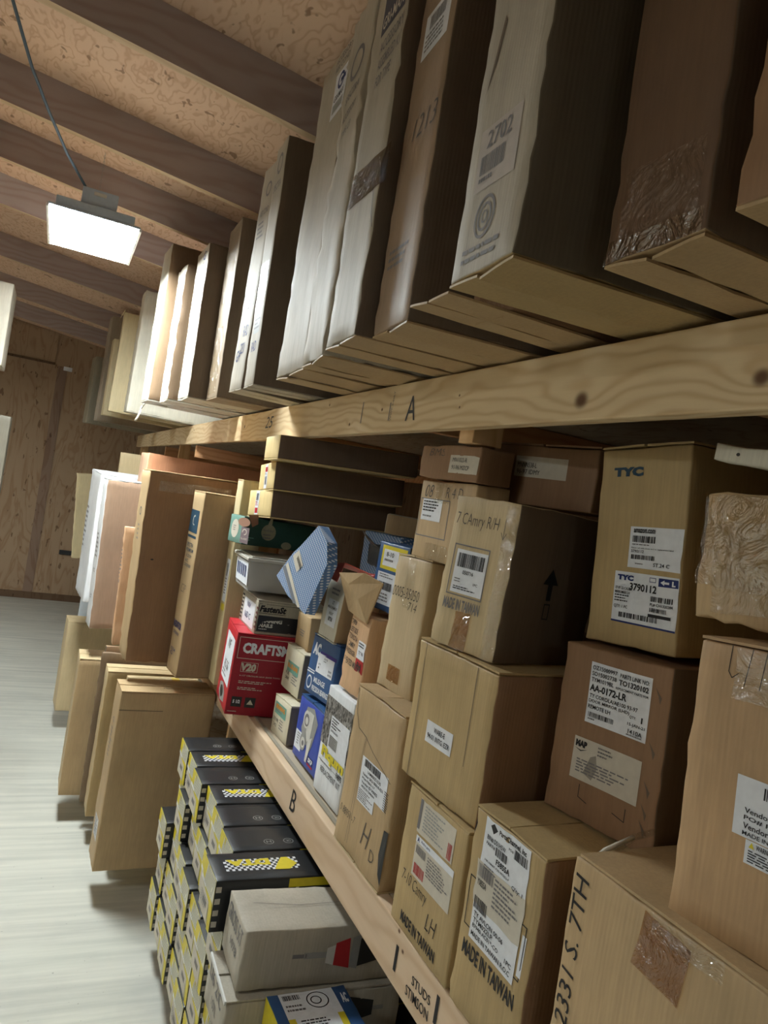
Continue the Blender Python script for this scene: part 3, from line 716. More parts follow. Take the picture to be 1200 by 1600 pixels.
b.marks('N', .0, .76, .2, .003, [('r', 0, 0, 1, 1, SHADE_CREASE)], name='crease')
b = Carton('tall_carton', 'low tan carton behind the biggest one, yellow tape on its top', (.50, 3.745, -1.894, .03, 0, 0, .22, .80, .365), KRAFT2, group=LF, simple=False); b.flaps('top')
b.marks('T', .22, .0, .04, .2, [('r', 0, 0, 1, 1, plain('yellow_tape', rgb(208, 184, 84)))], name='packing_tape', off=.007)
b.root.location.y = 3.74

# ------------------------------------------------------------ boxes piled on the lower shelf, near part
S = {
'S2331':(0.900,0.389,-0.949,0.041,0.001,0.006,0.560,0.425,0.500),
'MYL':(0.874,1.007,-0.957,0.020,0.002,-0.012,0.222,0.390,0.420),
'LH':(0.871,1.248,-0.957,-0.010,-0.019,0.005,0.276,0.318,0.450),
'FIG':(0.876,1.609,-0.956,0.005,-0.010,0.008,0.310,0.438,0.300),
'WHT':(0.921,2.024,-0.954,0.013,-0.001,0.008,0.219,0.343,0.300),
'SKF':(0.929,2.262,-0.942,-0.024,-0.040,0.02,0.275,0.215,0.200),
'BEI1':(0.931,2.608,-0.955,0.009,-0.049,0.02,0.204,0.144,0.200),
'CRAFT':(0.768,2.953,-0.952,-0.093,0.012,0.015,0.300,0.336,0.380),
'BEI2':(0.974,2.684,-0.800,0.03,-0.006,0.026,0.207,0.170,0.200),
'BEI3':(1.003,2.735,-0.622,0.000,-0.023,-0.024,0.165,0.134,0.200),
'AC':(0.960,2.322,-0.712,0.10,-0.017,0.060,0.216,0.206,0.200),
'UT':(0.957,2.361,-0.500,0.041,-0.002,0.057,0.153,0.226,0.150),
'RH':(0.939,2.052,-0.606,0.019,0.016,0.024,0.152,0.254,0.300),
'TALL':(0.950,1.748,-0.513,0.10,-0.013,0.022,0.179,0.380,0.400),
'WTGE':(0.887,1.260,-0.632,0.061,-0.001,-0.006,0.318,0.325,0.300),
'CAMRY':(0.900,1.316,-0.298,0.200,0.015,0.02,0.21,0.348,0.290),
'O8':(0.948,1.565,-0.126,0.000,-0.001,-0.005,0.305,0.213,0.098),
'RCP':(0.933,1.551,0.092,0.059,0.006,0.008,0.287,0.088,0.100),
'MNN':(1.127,1.351,0.058,0.233,0.005,-0.010,0.342,0.150,0.280),
'AA':(1.054,0.957,-0.546,0.143,-0.035,-0.010,0.259,0.340,0.400),
'TYC':(1.081,1.000,-0.192,0.074,-0.068,-0.035,0.228,0.400,0.400),
'AM':(0.948,0.482,-0.509,0.125,-0.050,0.010,0.300,0.405,0.450),
'TAPE':(0.996,0.601,-0.085,0.004,-0.040,-0.020,0.300,0.205,0.400),
'FAST':(0.834,2.950,-0.612,-0.018,0.000,0.018,0.290,0.138,0.300),
'BIN':(0.791,3.02,-0.449,-0.03,-0.0,0.002,0.28,0.149,0.300),
'GREY':(0.613,1.786,-1.299,-0.016,0.008,0.021,0.200,0.158,0.500),
'PUMP':(0.771,3.144,-0.268,0.150,-0.02,0.01,0.160,0.122,0.350),
'DK3':(0.844,3.014,-0.126,0.074,-0.067,-0.015,0.303,0.113,0.600),
'DK2':(0.833,2.995,-0.007,-0.014,-0.074,-0.027,0.257,0.115,0.600),
'DK1':(0.782,2.821,0.116,-0.062,-0.012,-0.033,0.270,0.093,0.600)}
def sb(k, label, mat, name='carton', g=None, **kw): return Carton(name, label, S[k], mat, kw.pop('cat', 'box'), g, **kw)
Bd = {'bold': .03}
# right end
b = sb('S2331', 'large kraft carton with 2331 S. 7TH written up its left edge', KRAFT, crush=.004, wob=.003, edge=.006); b.flaps('top', axis='y', lift=.002)
b.marks('F', .006, .15, .05, .25, [('t', '2331 S. 7TH', .05, 0, .62, 1, {'rot': 90, 'shear': .1, 'bold': .0})], name='handwriting', ink=INK)
b.tape('F', .150, .33, .085, .085, TAN_TAPE, rot=-.1); b.tape('F', .17, .395, .12, .03); b.tape('F', .36, .25, .2, .17)
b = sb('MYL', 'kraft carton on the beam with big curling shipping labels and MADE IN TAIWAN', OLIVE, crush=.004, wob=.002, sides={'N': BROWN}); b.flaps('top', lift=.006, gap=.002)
b.marks('F', .012, .160, .187, .10, [('fr', 0, 0, 1, 1, .0022, INK)])
b.label('F', .036, .275, .146, .112, [('p', [(.12, .09), (.20, .02), (.28, .10), (.20, .20)], INK), ('t', 'PartsChannel, Inc', .32, .05, .6, .10, Bd), ('t', 'PO#', .56, .2, .1, .05), ('bar', .68, .16, .28, .15), ('t', 'BIN# D51H5W', .08, .26, .42, .09), ('t', 'PART#', .08, .38, .2, .06), ('bar', .30, .36, .26, .14), ('t', 'F5855A', .34, .54, .3, .10, Bd), ('t', 'HK:10067-720-902(L)-F', .1, .68, .55, .05), ('t', 'Q\'ty: 1', .72, .72, .22, .09), ('ln', .1, .78, .4, .1, 2)], name='shipping_label', ragged=.002)
b.label('F', .030, .215, .155, .085, [('bar', .04, .05, .32, .3, GINK), ('t', 'Y0855A', .05, .40, .2, .15), ('ln', .4, .1, .55, .7, 7)], paper=PAPER2, ragged=.004, off=.0016, label='aged torn paper label')
b.label('F', .034, .145, .150, .085, [('bar', .02, .0, .28, .28), ('t', 'TY AVLON 00-06', .05, .34, .66, .11), ('t', 'TYM022LP', .05, .48, .45, .11), ('t', '87940-AC01*-CO', .05, .62, .6, .10), ('t', '1PC', .8, .64, .14, .10), ('t', 'MADE IN TAIWAN R.O.C', .05, .80, .88, .11)], off=.0012)
b.marks('F', .190, .168, .012, .075, [('r', 0, 0, 1, 1, PAPER)], name='tape_strip')
b.marks('F', .020, .105, .175, .030, [('t', 'MADE IN TAIWAN', 0, 0, 1, 1, Bd)])
b.marks('F', .002, .335, .003, .035, [('p', [(0, 0), (1, .3), (.6, 1), (.1, .8)], INK)], name='tear')
m = MB(); m.tube([(1.05, .955, -.495), (1.0, .95, -.50), (.95, .945, -.525), (.905, .935, -.54), (.90, .93, -.56)], .006, CLEAR, 5); m.tube([(1.0, .95, -.50), (.94, .95, -.52), (.90, .945, -.545)], .004, PAPER2, 4)
tag(m.build('tape_scrap', smooth=True), 'twisted scrap of clear tape curling up between the two cartons at lower right', 'tape')
b = sb('LH', 'kraft carton handwritten LH, two faded labels above MADE IN TAIWAN', OLIVE, crush=.003, wob=.002); b.flaps('top', lift=.003)
b.label('F', .062, .232, .168, .075, [('r', .0, .0, .07, .9, GINK), ('ln', .15, .1, .6, .8, 8, METG), ('bar', .86, .5, .1, .45, RINK)], paper=PAPER2, ragged=.003)
b.label('F', .068, .136, .178, .090, [('r', 0, 0, 1, .16, PAPER), ('t', 'A', .04, .01, .06, .13, {'bold': .05, 'mat': BINK}), ('t', 'Andro parts', .14, .03, .25, .09, {'mat': BINK}), ('bar', .04, .22, .26, .2, GINK), ('ln', .36, .25, .6, .5, 7, GINK), ('bar', .05, .66, .26, .26, RINK)], paper=PAPER2)
b.marks('F', .03, .062, .18, .07, [('t', '7-10 Camry', 0, 0, .68, .5, {'shear': .25}), ('t', 'LH', .74, .5, .26, .5, {'shear': .2})], name='handwriting', ink=INK)
b.marks('F', .05, .018, .17, .025, [('t', 'MADE IN TAIWAN', 0, 0, 1, 1, Bd)])
b = sb('FIG', 'kraft carton with a diagonal crease, torn right edge and a white label', KRAFT, crush=.007, wob=.004); b.flaps('top', lift=.006); b.flaps('bottom', mat=KRAFT2, lift=0)
b.label('F', .108, .186, .165, .085, [('bar', .12, .04, .62, .22), ('t', '1AM800Z1535', .28, .32, .5, .09), ('t', 'Vendor SKU 00018-021', .1, .46, .78, .09), ('t', 'PO# P0865-17', .1, .60, .5, .08), ('t', 'Vendor ID V0002', .1, .72, .62, .09), ('t', 'MADE IN TAIWAN', .12, .86, .5, .07)])
b.label('F', .108, .150, .105, .038, [('ln', .05, .08, .9, .85, 6)])
b.marks('F', .262, .185, .03, .05, [('ln', 0, 0, 1, 1, 9, INK)], name='smudge')
b.marks('F', .012, .03, .26, .10, [('t', '0 88951 -7', 0, .28, .42, .2, {'shear': .2})], name='handwriting', ink=PENCIL)
b.marks('F', .012, .03, .26, .10, [('t', 'H', .62, .1, .2, .6, {'shear': .3})], name='handwriting', ink=PENCIL)
b.marks('F', .012, .03, .26, .10, [('t', 'D', .86, .55, .1, .3)], name='handwriting', ink=PENCIL)
b.marks('F', 0, 0, .31, .438, [('st', [(.02, .01), (.06, .16), (.16, .25), (.34, .27), (.52, .32), (.72, .36), (.92, .40)], .0022, PENCIL), ('st', [(.34, .28), (.30, .5), (.27, .95)], .0014, PENCIL), ('st', [(.36, .28), (.33, .5), (.31, .95)], .0012, PENCIL)], name='crease')
b.marks('F', .285, .02, .026, .13, [('p', [(.3, .0), (1, 0), (1, 1), (.5, .85), (.0, .5)], BLK)], name='torn_hole', off=.002)
b = sb('WHT', 'white carton with a black texture band, yellow lettering and REPLACEMENT', WHITE, crush=.002, name='parts_box')
rk = NT('rough_black_photo'); nn = rk.noise(rk.coord((1, 1, .6)), 70, 5, .7, 1.); ROCK = rk.fin(rk.ramp(nn, [(.42, rgb(34, 32, 30)), (.66, rgb(176, 172, 166))]), .5, .4)
b.marks('F', .0, .155, .2195, .155, [('r', 0, 0, 1, 1, ROCK), ('ring', .80, .36, .10, .14, .18, YEL), ('t', 'K', .76, .26, .08, .2, {'mat': YEL, 'bold': .05})], name='printed_panel')
b.label('F', .066, .145, .150, .115, [('ln', .06, .05, .5, .3, 4, INK), ('t', '200018-021', .06, .36, .4, .06), ('r', .05, .52, .45, .32, METG), ('ln', .06, .53, .42, .3, 6, GINK)], off=.002)
b.marks('F', .03, .110, .185, .045, [('t', 'Fiqum', 0, 0, 1, 1, {'mat': YEL, 'bold': .05})], off=.0026)
b.marks('F', .01, .098, .2, .006, [('r', 0, 0, 1, .2, INK), ('ln', .1, .5, .6, .5, 1)])
b.marks('F', .04, .070, .165, .018, [('t', 'REPLACEMENT KIT', 0, 0, 1, 1, {'bold': 0.})])
b.marks('F', .165, .095, .045, .018, [('t', 'PARTS', 0, 0, 1, 1, Bd)])
b = sb('SKF', 'cobalt blue box with a picture of a hub bearing', SKFB, crush=.002, name='bearing_box', sides={'T': BLUE}); b.flaps('top', mat=BLUE, lift=.004)
b.marks('F', .02, .02, .235, .185, [('p', [(.3, .05), (.62, .0), (.86, .2), (.74, .65), (.60, .9), (.5, .72), (.28, .75), (.16, .5)], METG), ('p', [(.42, .1), (.66, .1), (.62, .55), (.50, .66), (.40, .5)], METL, .0006), ('el', .36, .28, .15, .17, METL, .001), ('el', .37, .29, .11, .12, GINK, .0013), ('el', .38, .30, .07, .07, METL, .0016), ('el', .33, .72, .14, .16, METG, .001), ('el', .34, .73, .1, .1, METL, .0013), ('el', .35, .74, .05, .05, GINK, .0016),
    ('p', [(.55, .6), (.72, .5), (.62, 1.), (.54, 1.0)], METL, .001)], name='product_picture')
b.label('F', .008, .030, .075, .065, [('ln', .3, .1, .5, .7, 5)])
b.marks('F', .175, .018, .06, .03, [('r', 0, 0, 1, .7, BINK), ('t', 'SKF', .1, .12, .8, .5, {'mat': PAPER, 'bold': .05}), ('r', 0, .8, 1, .2, RINK)])
BEIB = card('card_beige', rgb(216, 206, 180), wear=.4)
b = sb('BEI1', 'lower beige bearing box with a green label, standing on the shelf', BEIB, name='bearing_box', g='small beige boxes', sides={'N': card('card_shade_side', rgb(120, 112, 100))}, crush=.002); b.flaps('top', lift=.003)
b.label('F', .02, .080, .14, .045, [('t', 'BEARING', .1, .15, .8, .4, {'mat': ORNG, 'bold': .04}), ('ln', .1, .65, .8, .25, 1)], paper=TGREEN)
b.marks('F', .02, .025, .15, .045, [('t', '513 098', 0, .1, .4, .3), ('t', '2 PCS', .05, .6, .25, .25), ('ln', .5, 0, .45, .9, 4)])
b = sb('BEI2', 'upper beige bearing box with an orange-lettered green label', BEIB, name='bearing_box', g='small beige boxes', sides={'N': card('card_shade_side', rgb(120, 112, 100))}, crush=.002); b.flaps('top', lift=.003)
b.label('F', .045, .075, .13, .042, [('t', 'BLUE-BAR', .05, .2, .9, .45, {'mat': ORNG, 'bold': .04})], paper=TGREEN)
b.marks('F', .04, .03, .15, .045, [('t', 'HUB', 0, 0, .25, .3), ('t', 'DRIVE', .02, .5, .28, .25), ('ln', .5, 0, .45, .9, 4)])
b = sb('BEI3', 'plain kraft box resting on the beige bearing boxes', KRAFT, crush=.002); b.flaps('bottom')
b.marks('F', .05, .04, .08, .03, [('ln', 0, 0, 1, 1, 3)])
b = sb('AC', 'dark blue bearing box with a white label, directly above the cobalt blue one', BLUE, name='bearing_box', crush=.003)
b.flaps('top', mat=BLUE, lift=.004)
b.marks('F', .018, .140, .06, .045, [('t', 'AC', 0, 0, 1, 1, {'bold': .06, 'mat': PAPER})])
b.marks('F', .08, .150, .13, .012, [('r', 0, 0, 1, 1, plain('purple_print', rgb(70, 56, 128)))])
b.label('F', .068, .085, .130, .068, [('t', '513', .4, .12, .2, .1), ('ln', .38, .28, .25, .1, 1), ('t', 'QTY', .1, .5, .15, .1), ('t', '1', .12, .68, .05, .1), ('t', '500', .75, .6, .18, .1), ('t', 'NTN', .75, .8, .2, .1)])
b.marks('F', .003, .072, .06, .012, [('r', 0, 0, 1, .3, PAPER), ('r', 0, .65, 1, .35, PAPER)])
b.marks('F', .012, .010, .19, .058, [('ring', .12, .5, .11, .42, .25, PAPER), ('t', 'MILEAGE', .3, .05, .48, .32, {'mat': PAPER, 'bold': .03}), ('t', 'PRECISION BEARINGS', .28, .55, .7, .34, {'mat': PAPER, 'bold': .03})])
b = sb('UT', 'slim off-white upright box with a small centred label, standing on the dark blue bearing box', PALE, name='parts_box', sides={'N': KRAFT}, crush=.002); b.flaps('bottom')
b.label('F', .040, .045, .090, .095, [('t', 'UT', .4, .05, .2, .14), ('t', 'MEASUREMENT', .05, .26, .9, .1), ('t', 'RIGHT', .3, .48, .4, .1), ('t', '8758', .3, .66, .4, .16, Bd)])
b.marks('F', .05, .15, .08, .03, [('ln', 0, 0, 1, 1, 2)])
b = sb('RH', 'narrow salmon-kraft carton covered in black print with a red RH square, top torn open', card('card_salmon', rgb(212, 172, 132)), crush=.01, wob=.004)
b.marks('F', .01, .06, .135, .17, [('t', 'TAPE#', 0, .02, .3, .10), ('t', 'LEFT SIDE', 0, .16, .45, .10), ('t', 'TOYOTA', 0, .30, .5, .10), ('t', 'CAMRY', .02, .44, .4, .10), ('t', 'PASSENGER', .0, .58, .5, .10), ('t', 'HEATED MIRROR', .0, .76, .9, .12)], ink=PENCIL)
b.label('F', .090, .120, .056, .055, [('ln', .1, .1, .8, .3, 2, INK), ('t', 'TY 96', .2, .55, .6, .2)])
b.marks('F', .090, .078, .056, .040, [('r', 0, 0, 1, 1, RINK), ('t', 'RH', .22, .2, .56, .6, Bd)])
m = MB()   # the torn top flap flares out towards the aisle
P_ = [Vector(q) for q in ((-.012, .165, .245), (-.055, .20, .36), (-.03, .06, .385), (.0, -.02, .37), (-.01, .02, .235), (-.03, .07, .30), (-.045, .13, .335))]
m.add(P_ + [q + Vector((.0042, 0, 0)) for q in P_], [(0, 1, 6, 5), (0, 5, 4), (1, 2, 6), (6, 2, 3, 5), (5, 3, 4), (12, 13, 8, 7), (11, 12, 7), (13, 9, 8), (12, 10, 9, 13), (11, 10, 12), (0, 7, 8, 1), (1, 8, 9, 2), (2, 9, 10, 3), (3, 10, 11, 4), (4, 11, 7, 0)], KRAFT)
m.build('torn_flap', b.root, label=None) if False else m.build('torn_flap', b.root)
b = sb('TALL', 'tall kraft carton handwritten 0005-3050 714 with a strip of shiny tape', card('card_kraft3', rgb(200, 178, 142)), crush=.006, wob=.004); b.flaps('top', lift=.003, gap=.002)
b.marks('F', .008, .235, .145, .06, [('t', '0005-35050', 0, 0, .95, .5, {'shear': .2}), ('t', '714', .62, .6, .3, .4, {'shear': .2})], name='handwriting', ink=INK)
b.tape('F', .065, .24, .045, .135); b.tape('F', .05, .025, .065, .045, TAN_TAPE)
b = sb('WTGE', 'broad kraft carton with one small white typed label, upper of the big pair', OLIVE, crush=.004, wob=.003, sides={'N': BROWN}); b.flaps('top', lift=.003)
b.label('F', .084, .105, .110, .050, [('t', 'WARE-E', .3, .18, .42, .24), ('t', '94-01 INTG. EZR', .08, .54, .85, .24)])
for u_ in (.03, .245): b.marks('F', u_, .0, .0022, .325, [('r', 0, 0, 1, 1, SHADE_CREASE)], name='crease')
b = sb('CAMRY', 'kraft carton handwritten R/H above a large barcode label framed by a dark border', KRAFT2, crush=.005, wob=.003, sides={'N': SHADE_CREASE})
b.marks('F', .024, .118, .118, .118, [('fr', 0, 0, 1, 1, .003, GINK)])
b.label('F', .036, .125, .103, .100, [('bar', .08, .08, .84, .32), ('t', '050716', .3, .46, .35, .09), ('t', '1PC', .7, .7, .14, .06), ('ln', .08, .66, .3, .12, 2), ('ln', .08, .84, .84, .1, 2, INK)])
b.marks('F', .022, .085, .12, .026, [('t', 'MADE IN TAIWAN', 0, 0, 1, 1, Bd)], ink=GINK)
b.marks('F', .014, .255, .17, .06, [('t', '7 CAmry R/H', 0, .1, .82, .6, {'shear': .1}), ('st', [(.93, .1), (.93, .8)], .0015, PENCIL), ('st', [(.88, .6), (.93, .85), (.98, .6)], .0015, PENCIL)], name='handwriting', ink=PENCIL)
b.marks('N', .11, .10, .05, .12, [('p', [(.5, 0), (1, .3), (.65, .3), (.65, .6), (.35, .6), (.35, .3), (0, .3)], BLK), ('fr', .3, .66, .4, .3, .003, BLK)], name='arrow_print')
b.tape('F', .07, .0, .05, .085, TAN_TAPE); b.tape('F', .17, .0, .04, .34)
b = sb('O8', 'kraft carton marked 08 with a taped label, under the small worn carton', KRAFT, crush=.003, wob=.003)
b.marks('F', .01, .060, .17, .105, [('fr', 0, 0, 1, 1, .003, GINK)])
b.label('F', .025, .105, .115, .058, [('ln', .06, .08, .85, .55, 4, INK), ('ln', .1, .75, .8, .15, 1)])
b.marks('F', .03, .168, .22, .035, [('t', '08', 0, 0, .22, 1, {'shear': .2}), ('t', 'R 4 D', .55, .1, .4, .8, {'shear': .1})], name='handwriting', ink=PENCIL)
b.tape('F', .09, .155, .09, .055); b.tape('F', .08, .0, .12, .045)
b = sb('RCP', 'small worn carton on top of the 08 carton, white sticker on its front', BROWN, crush=.006, wob=.004)
b.label('F', .145, .018, .138, .046, [('t', 'MN1022-R', .1, .14, .5, .24, {'bold': 0}), ('t', '91-96 MZCP', .1, .56, .6, .24, {'bold': 0})], paper=PAPER2)
b.marks('F', .04, .06, .08, .02, [('t', 'BMS', 0, 0, 1, 1, {'shear': .2})], name='handwriting', ink=PENCIL)
b = sb('MNN', 'small brown carton lying on top, white sticker MNNN538-L', BROWN, crush=.003, wob=.003); b.flaps('top')
b.label('F', .086, .070, .169, .052, [('t', 'MNNN538-L', .05, .3, .38, .24, {'bold': 0}), ('t', '96-97 IDMY', .05, .64, .46, .22, {'bold': 0})], paper=PAPER2)
b = sb('TYC', 'tall kraft carton with a dark logo at its top and two white labels numbered 3790112', OLIVE, crush=.003, wob=.003); b.flaps('top', lift=.006)
b.marks('F', .038, .342, .078, .020, [('t', 'TYC', 0, 0, 1, 1, {'bold': .07})], ink=TINK)
b.label('F', .095, .158, .130, .082, [('t', 'amazon.com', .07, .05, .42, .10, {'bold': .03}), ('bar', .06, .22, .45, .16), ('ln', .06, .42, .5, .05, 1), ('t', 'Please call with issues and to replacement label', .05, .50, .8, .04), ('t', '3790112', .05, .56, .25, .07), ('bar', .06, .68, .45, .11), ('t', 'ST.24 C', .5, .84, .3, .09), ('ln', .15, .88, .2, .06, 1)])
b.label('F', .065, .046, .160, .102, [('t', 'TYC', .05, .06, .26, .11, {'bold': .07, 'mat': BINK}), ('t', '3790112', .26, .20, .42, .15, Bd), ('fr', .56, .05, .10, .09, .0012, BINK), ('r', .70, .04, .29, .16, BINK), ('p', [(.73, .12), (.79, .07), (.79, .10), (.86, .10), (.86, .14), (.79, .14), (.79, .17)], PAPER, .0005), ('t', 'L', .90, .07, .05, .10, {'mat': PAPER, 'bold': .06}),
    ('t', '07-09 SD.CALIBER', .03, .30, .28, .06), ('t', 'MAIN MIRR LH', .03, .38, .24, .06), ('ln', .03, .46, .3, .16, 3, INK), ('t', 'QTY: 1 PC', .03, .66, .22, .07), ('bar', .60, .40, .34, .10), ('t', 'PL# CH1320284', .60, .53, .34, .06), ('bar', .60, .62, .24, .08), ('r', .58, .74, .34, .06, INK), ('bar', .12, .80, .6, .10), ('r', 0, .965, 1., .035, BINK)])
b = sb('AA', 'brown mirror carton labelled AA-0172-LR, dented right edge', BROWN, crush=.004, wob=.003, sides={'N': SHADE_CREASE})
b.label('F', .073, .193, .144, .120, [('t', 'OZ15000997', .03, .05, .42, .07), ('t', 'PARTS LINK NO:', .5, .06, .46, .07), ('t', 'SO15002738', .03, .15, .42, .07), ('t', 'TO1320102', .49, .16, .47, .09, Bd), ('t', 'TYM1019BL', .03, .25, .38, .07), ('t', 'REPLACEMENT PARTS FOR', .45, .29, .52, .04), ('t', 'AA-0172-LR', .02, .36, .62, .12, Bd), ('t', 'TY COROLA/AE100 93-97', .03, .52, .8, .065), ('t', 'DOOR MIRROR (LHD)', .03, .61, .68, .065), ('t', 'REMOTE LH', .03, .70, .38, .065), ('bar', .05, .82, .42, .08), ('ln', .05, .92, .2, .05, 1), ('t', 'QTY:', .72, .66, .1, .05), ('t', '1', .90, .64, .022, .09), ('t', '15-JAN-21', .7, .77, .27, .06), ('t', '1410A', .72, .87, .22, .07), ('ln', .70, .95, .25, .04, 1)])
b.label('F', .056, .078, .160, .082, [('t', 'MAP', .03, .07, .18, .16, {'bold': .07}), ('p', [(.02, .27), (.12, .33), (.22, .25), (.12, .30)], INK), ('ln', .38, .08, .24, .25, 3), ('ln', .08, .5, .84, .35, 5, GINK), ('p', [(.28, .38), (.36, .3), (.40, .6), (.34, .9), (.2, .8)], plain('smudge_grey', rgb(150, 142, 130)), -.0003)], paper=PAPER2, label='smudged paper label')
b.marks('F', .085, .04, .11, .03, [('st', [(0, 0), (0, .8), (.2, 1)], .0015, INK), ('st', [(.75, .8), (1, 1), (1, .2)], .0015, INK)], name='corner_print')
for i, vv in enumerate((.03, .06, .10, .17, .27)): b.marks('F', .222, vv, .02, .03, [('p', [(.1, .0), (.9, .6), (.75, 1), (.5, .5)], SHADE_CREASE)], name='dent')
b = sb('AM', 'large tan carton at the right edge with a white barcode label and pen strokes', card('card_tan_smooth', rgb(190, 156, 116)), crush=.006, wob=.003); b.flaps('top', lift=.006, gap=.003)
b.label('F', .083, .150, .15, .080, [('bar', .26, .08, .55, .2), ('t', '1AM800', .38, .36, .3, .11, Bd), ('t', 'Vendor SKU 001', .10, .50, .55, .09), ('t', 'PO# P0865-1', .10, .63, .5, .08), ('t', 'Vendor ID V002', .10, .75, .52, .1), ('t', 'MADE IN TAIWAN', .1, .89, .52, .07)])
b.label('F', .104, .118, .13, .031, [('p', [(.04, .3), (.1, .3), (.07, .05)], YEL), ('t', 'WARNING', .12, .06, .2, .22), ('ln', .04, .4, .92, .55, 5, INK)], off=.0012)
b.marks('F', .05, .35, .05, .055, [('st', [(.1, 0), (0, .7), (.12, .85), (.3, .7)], .0013, INK), ('st', [(.6, 0), (.5, 1)], .0013, INK), ('st', [(1., .0), (.95, 1)], .0013, INK)], name='handwriting')
b.tape('F', .06, .33, .14, .075)
b = sb('TAPE', 'carton bandaged in glossy wrinkled clear tape at the right edge', KRAFT, crush=.008, wob=.006)
CR = tape_mat('crinkled_film', (.96, .93, .86, 1), .22)
b.tape('F', .0, .05, .28, .150, CR, off=.003); b.tape('F', .03, .02, .2, .14, CLEAR, off=.005, rot=.1)
b.label('F', .150, .05, .09, .06, [('t', 'KAR', .15, .2, .6, .35, Bd)], off=.001)
b = Carton('flat_carton', 'whitish flat carton lying on the taped carton at the right edge', (1.005, .60, .125, -.02, .13, -.02, .33, .03, .4), PALE, 'box', None, crush=.004, sides={'T': BROWN})
b.marks('F', .045, .012, .008, .006, [('el', .5, .5, .5, .5, BLK)], name='hole')
b.marks('F', .19, .014, .02, .012, [('t', 'M', 0, 0, 1, 1, {'mat': BINK})])
# the pile beside the post: saw box, nails, plastic bin, printed box, three long brown cartons
b = sb('CRAFT', 'glossy red power tool box at the bottom of the pile beside the post', REDB, name='tool_box', crush=.002, sides={'N': plain('red_side_print', rgb(150, 26, 42), .45, .4)}); b.flaps('top', mat=REDB, lift=.003)
WK = {'mat': PAPER, 'bold': .05}
b.marks('N', .012, .236, .300, .090, [('fr', 0, 0, 1.02, 1, .0022, PAPER2), ('t', 'CRAFTSMAN', .06, .24, .88, .50, WK)], name='printed_logo')
b.marks('N', .035, .185, .07, .034, [('t', 'V20', 0, 0, .9, 1, {'mat': PAPER2, 'bold': .06, 'shear': .1}), ('fr', 0, -.1, 1, 1.2, .0015, PAPER2)])
b.marks('N', .035, .100, .19, .070, [('t', '6-1/2" CIRCULAR SAW (BARE TOOL)', 0, 0, .9, .11, {'mat': PAPER2}), ('ln', 0, .36, .75, .2, 2, PAPER2), ('ln', 0, .74, .65, .2, 2, PAPER2)])
b.marks('N', .020, .035, .10, .042, [('r', 0, 0, .42, 1, BLK), ('r', .56, 0, .44, 1, BLK), ('t', '5 1/2', .06, .3, .3, .35, WK), ('p', [(.64, .7), (.78, .2), (.92, .7)], PAPER2, .0004)])
b.marks('N', .010, .010, .05, .007, [('ln', 0, 0, 1, 1, 1, PAPER2)])
b.label('F', .05, .10, .22, .20, [('t', 'NF', .3, .1, .3, .2, {'mat': GINK}), ('t', 'AC GG', .2, .55, .5, .2, {'mat': GINK}), ('ln', .1, .8, .6, .15, 2)])
b.marks('F', .05, .01, .2, .08, [('p', [(.1, .2), (.5, 0), (.8, .3), (.9, .8), (.4, 1), (.1, .7)], METG), ('el', .45, .5, .2, .3, BLK, .0004)], name='product_picture')
b = sb('FAST', 'grey box printed FRAMING NAILS on top of the red tool box', GREYC, name='nail_box', crush=.004, sides={'N': card('card_nail_side', rgb(180, 172, 152))}); b.flaps('top', lift=.004)
b.marks('N', .010, .086, .115, .036, [('t', 'FastenSt', 0, 0, 1, .78, {'shear': .2, 'bold': .05}), ('r', 0, .88, 1, .06, INK)], name='printed_logo')
b.marks('N', .006, .012, .28, .116, [('fr', 0, 0, 1, 1, .0015, INK)], name='border_print')
b.marks('N', .010, .014, .27, .066, [('r', 0, 0, 1, 1, BLK), ('ln', .03, .06, .4, .1, 1, METG), ('t', 'FRAMING', .03, .18, .36, .26, {'mat': METL, 'bold': .05, 'rot': 0}), ('t', 'NAILS', .03, .5, .22, .24, {'mat': METL, 'bold': .05}), ('ln', .03, .82, .2, .12, 1, METL), ('fr', .42, .15, .09, .3, .001, METL)], name='printed_panel')
b.label('F', .06, .012, .20, .105, [('t', 'NV', .3, .1, .3, .2, {'mat': BINK}), ('t', '16D C', .2, .5, .5, .25, {'mat': BINK})])
b.marks('F', .01, .01, .33, .115, [('r', .0, i / 7, .1, .07, INK) for i in range(7)] + [('r', .82, .1 + i * .17, .10, .08, plain('maroon_print', rgb(88, 44, 40))) for i in range(5)])
# clear plastic bin
pm = NT('clear_bin_plastic'); pm.b.inputs['Base Color'].default_value = (.72, .72, .70, 1); pm.b.inputs['Roughness'].default_value = .12; pm.b.inputs['Alpha'].default_value = .36; PLAS = pm.fin(None, .12, .6)
PLID = plain('bin_lid_plastic', rgb(186, 182, 170), .35, .5)
Q = Carton.__new__(Carton)
x, y, z, yaw, lean, tip, W, H, D = S['BIN']
r = empty('plastic_bin'); r.matrix_world = Matrix.Translation((x, y, z)) @ Matrix.Rotation(yaw, 4, 'Z') @ Matrix.Rotation(lean, 4, 'X')
tag(r, 'clear plastic bin with a pale lid and a handwritten sticker, above the nail box', 'bin')
m = MB(); t = .0025; k = .012
o_ = [(k, k), (D - k, k), (D - k, W - k), (k, W - k)]; h_ = [(0, 0), (D, 0), (D, W), (0, W)]; zt = H - .014
vs = [(a, b_, 0) for a, b_ in o_] + [(a, b_, zt) for a, b_ in h_]
vs += [(a + (t if a < D / 2 else -t), b_ + (t if b_ < W / 2 else -t), t) for a, b_ in o_] + [(a + (t if a < D / 2 else -t), b_ + (t if b_ < W / 2 else -t), zt) for a, b_ in h_]
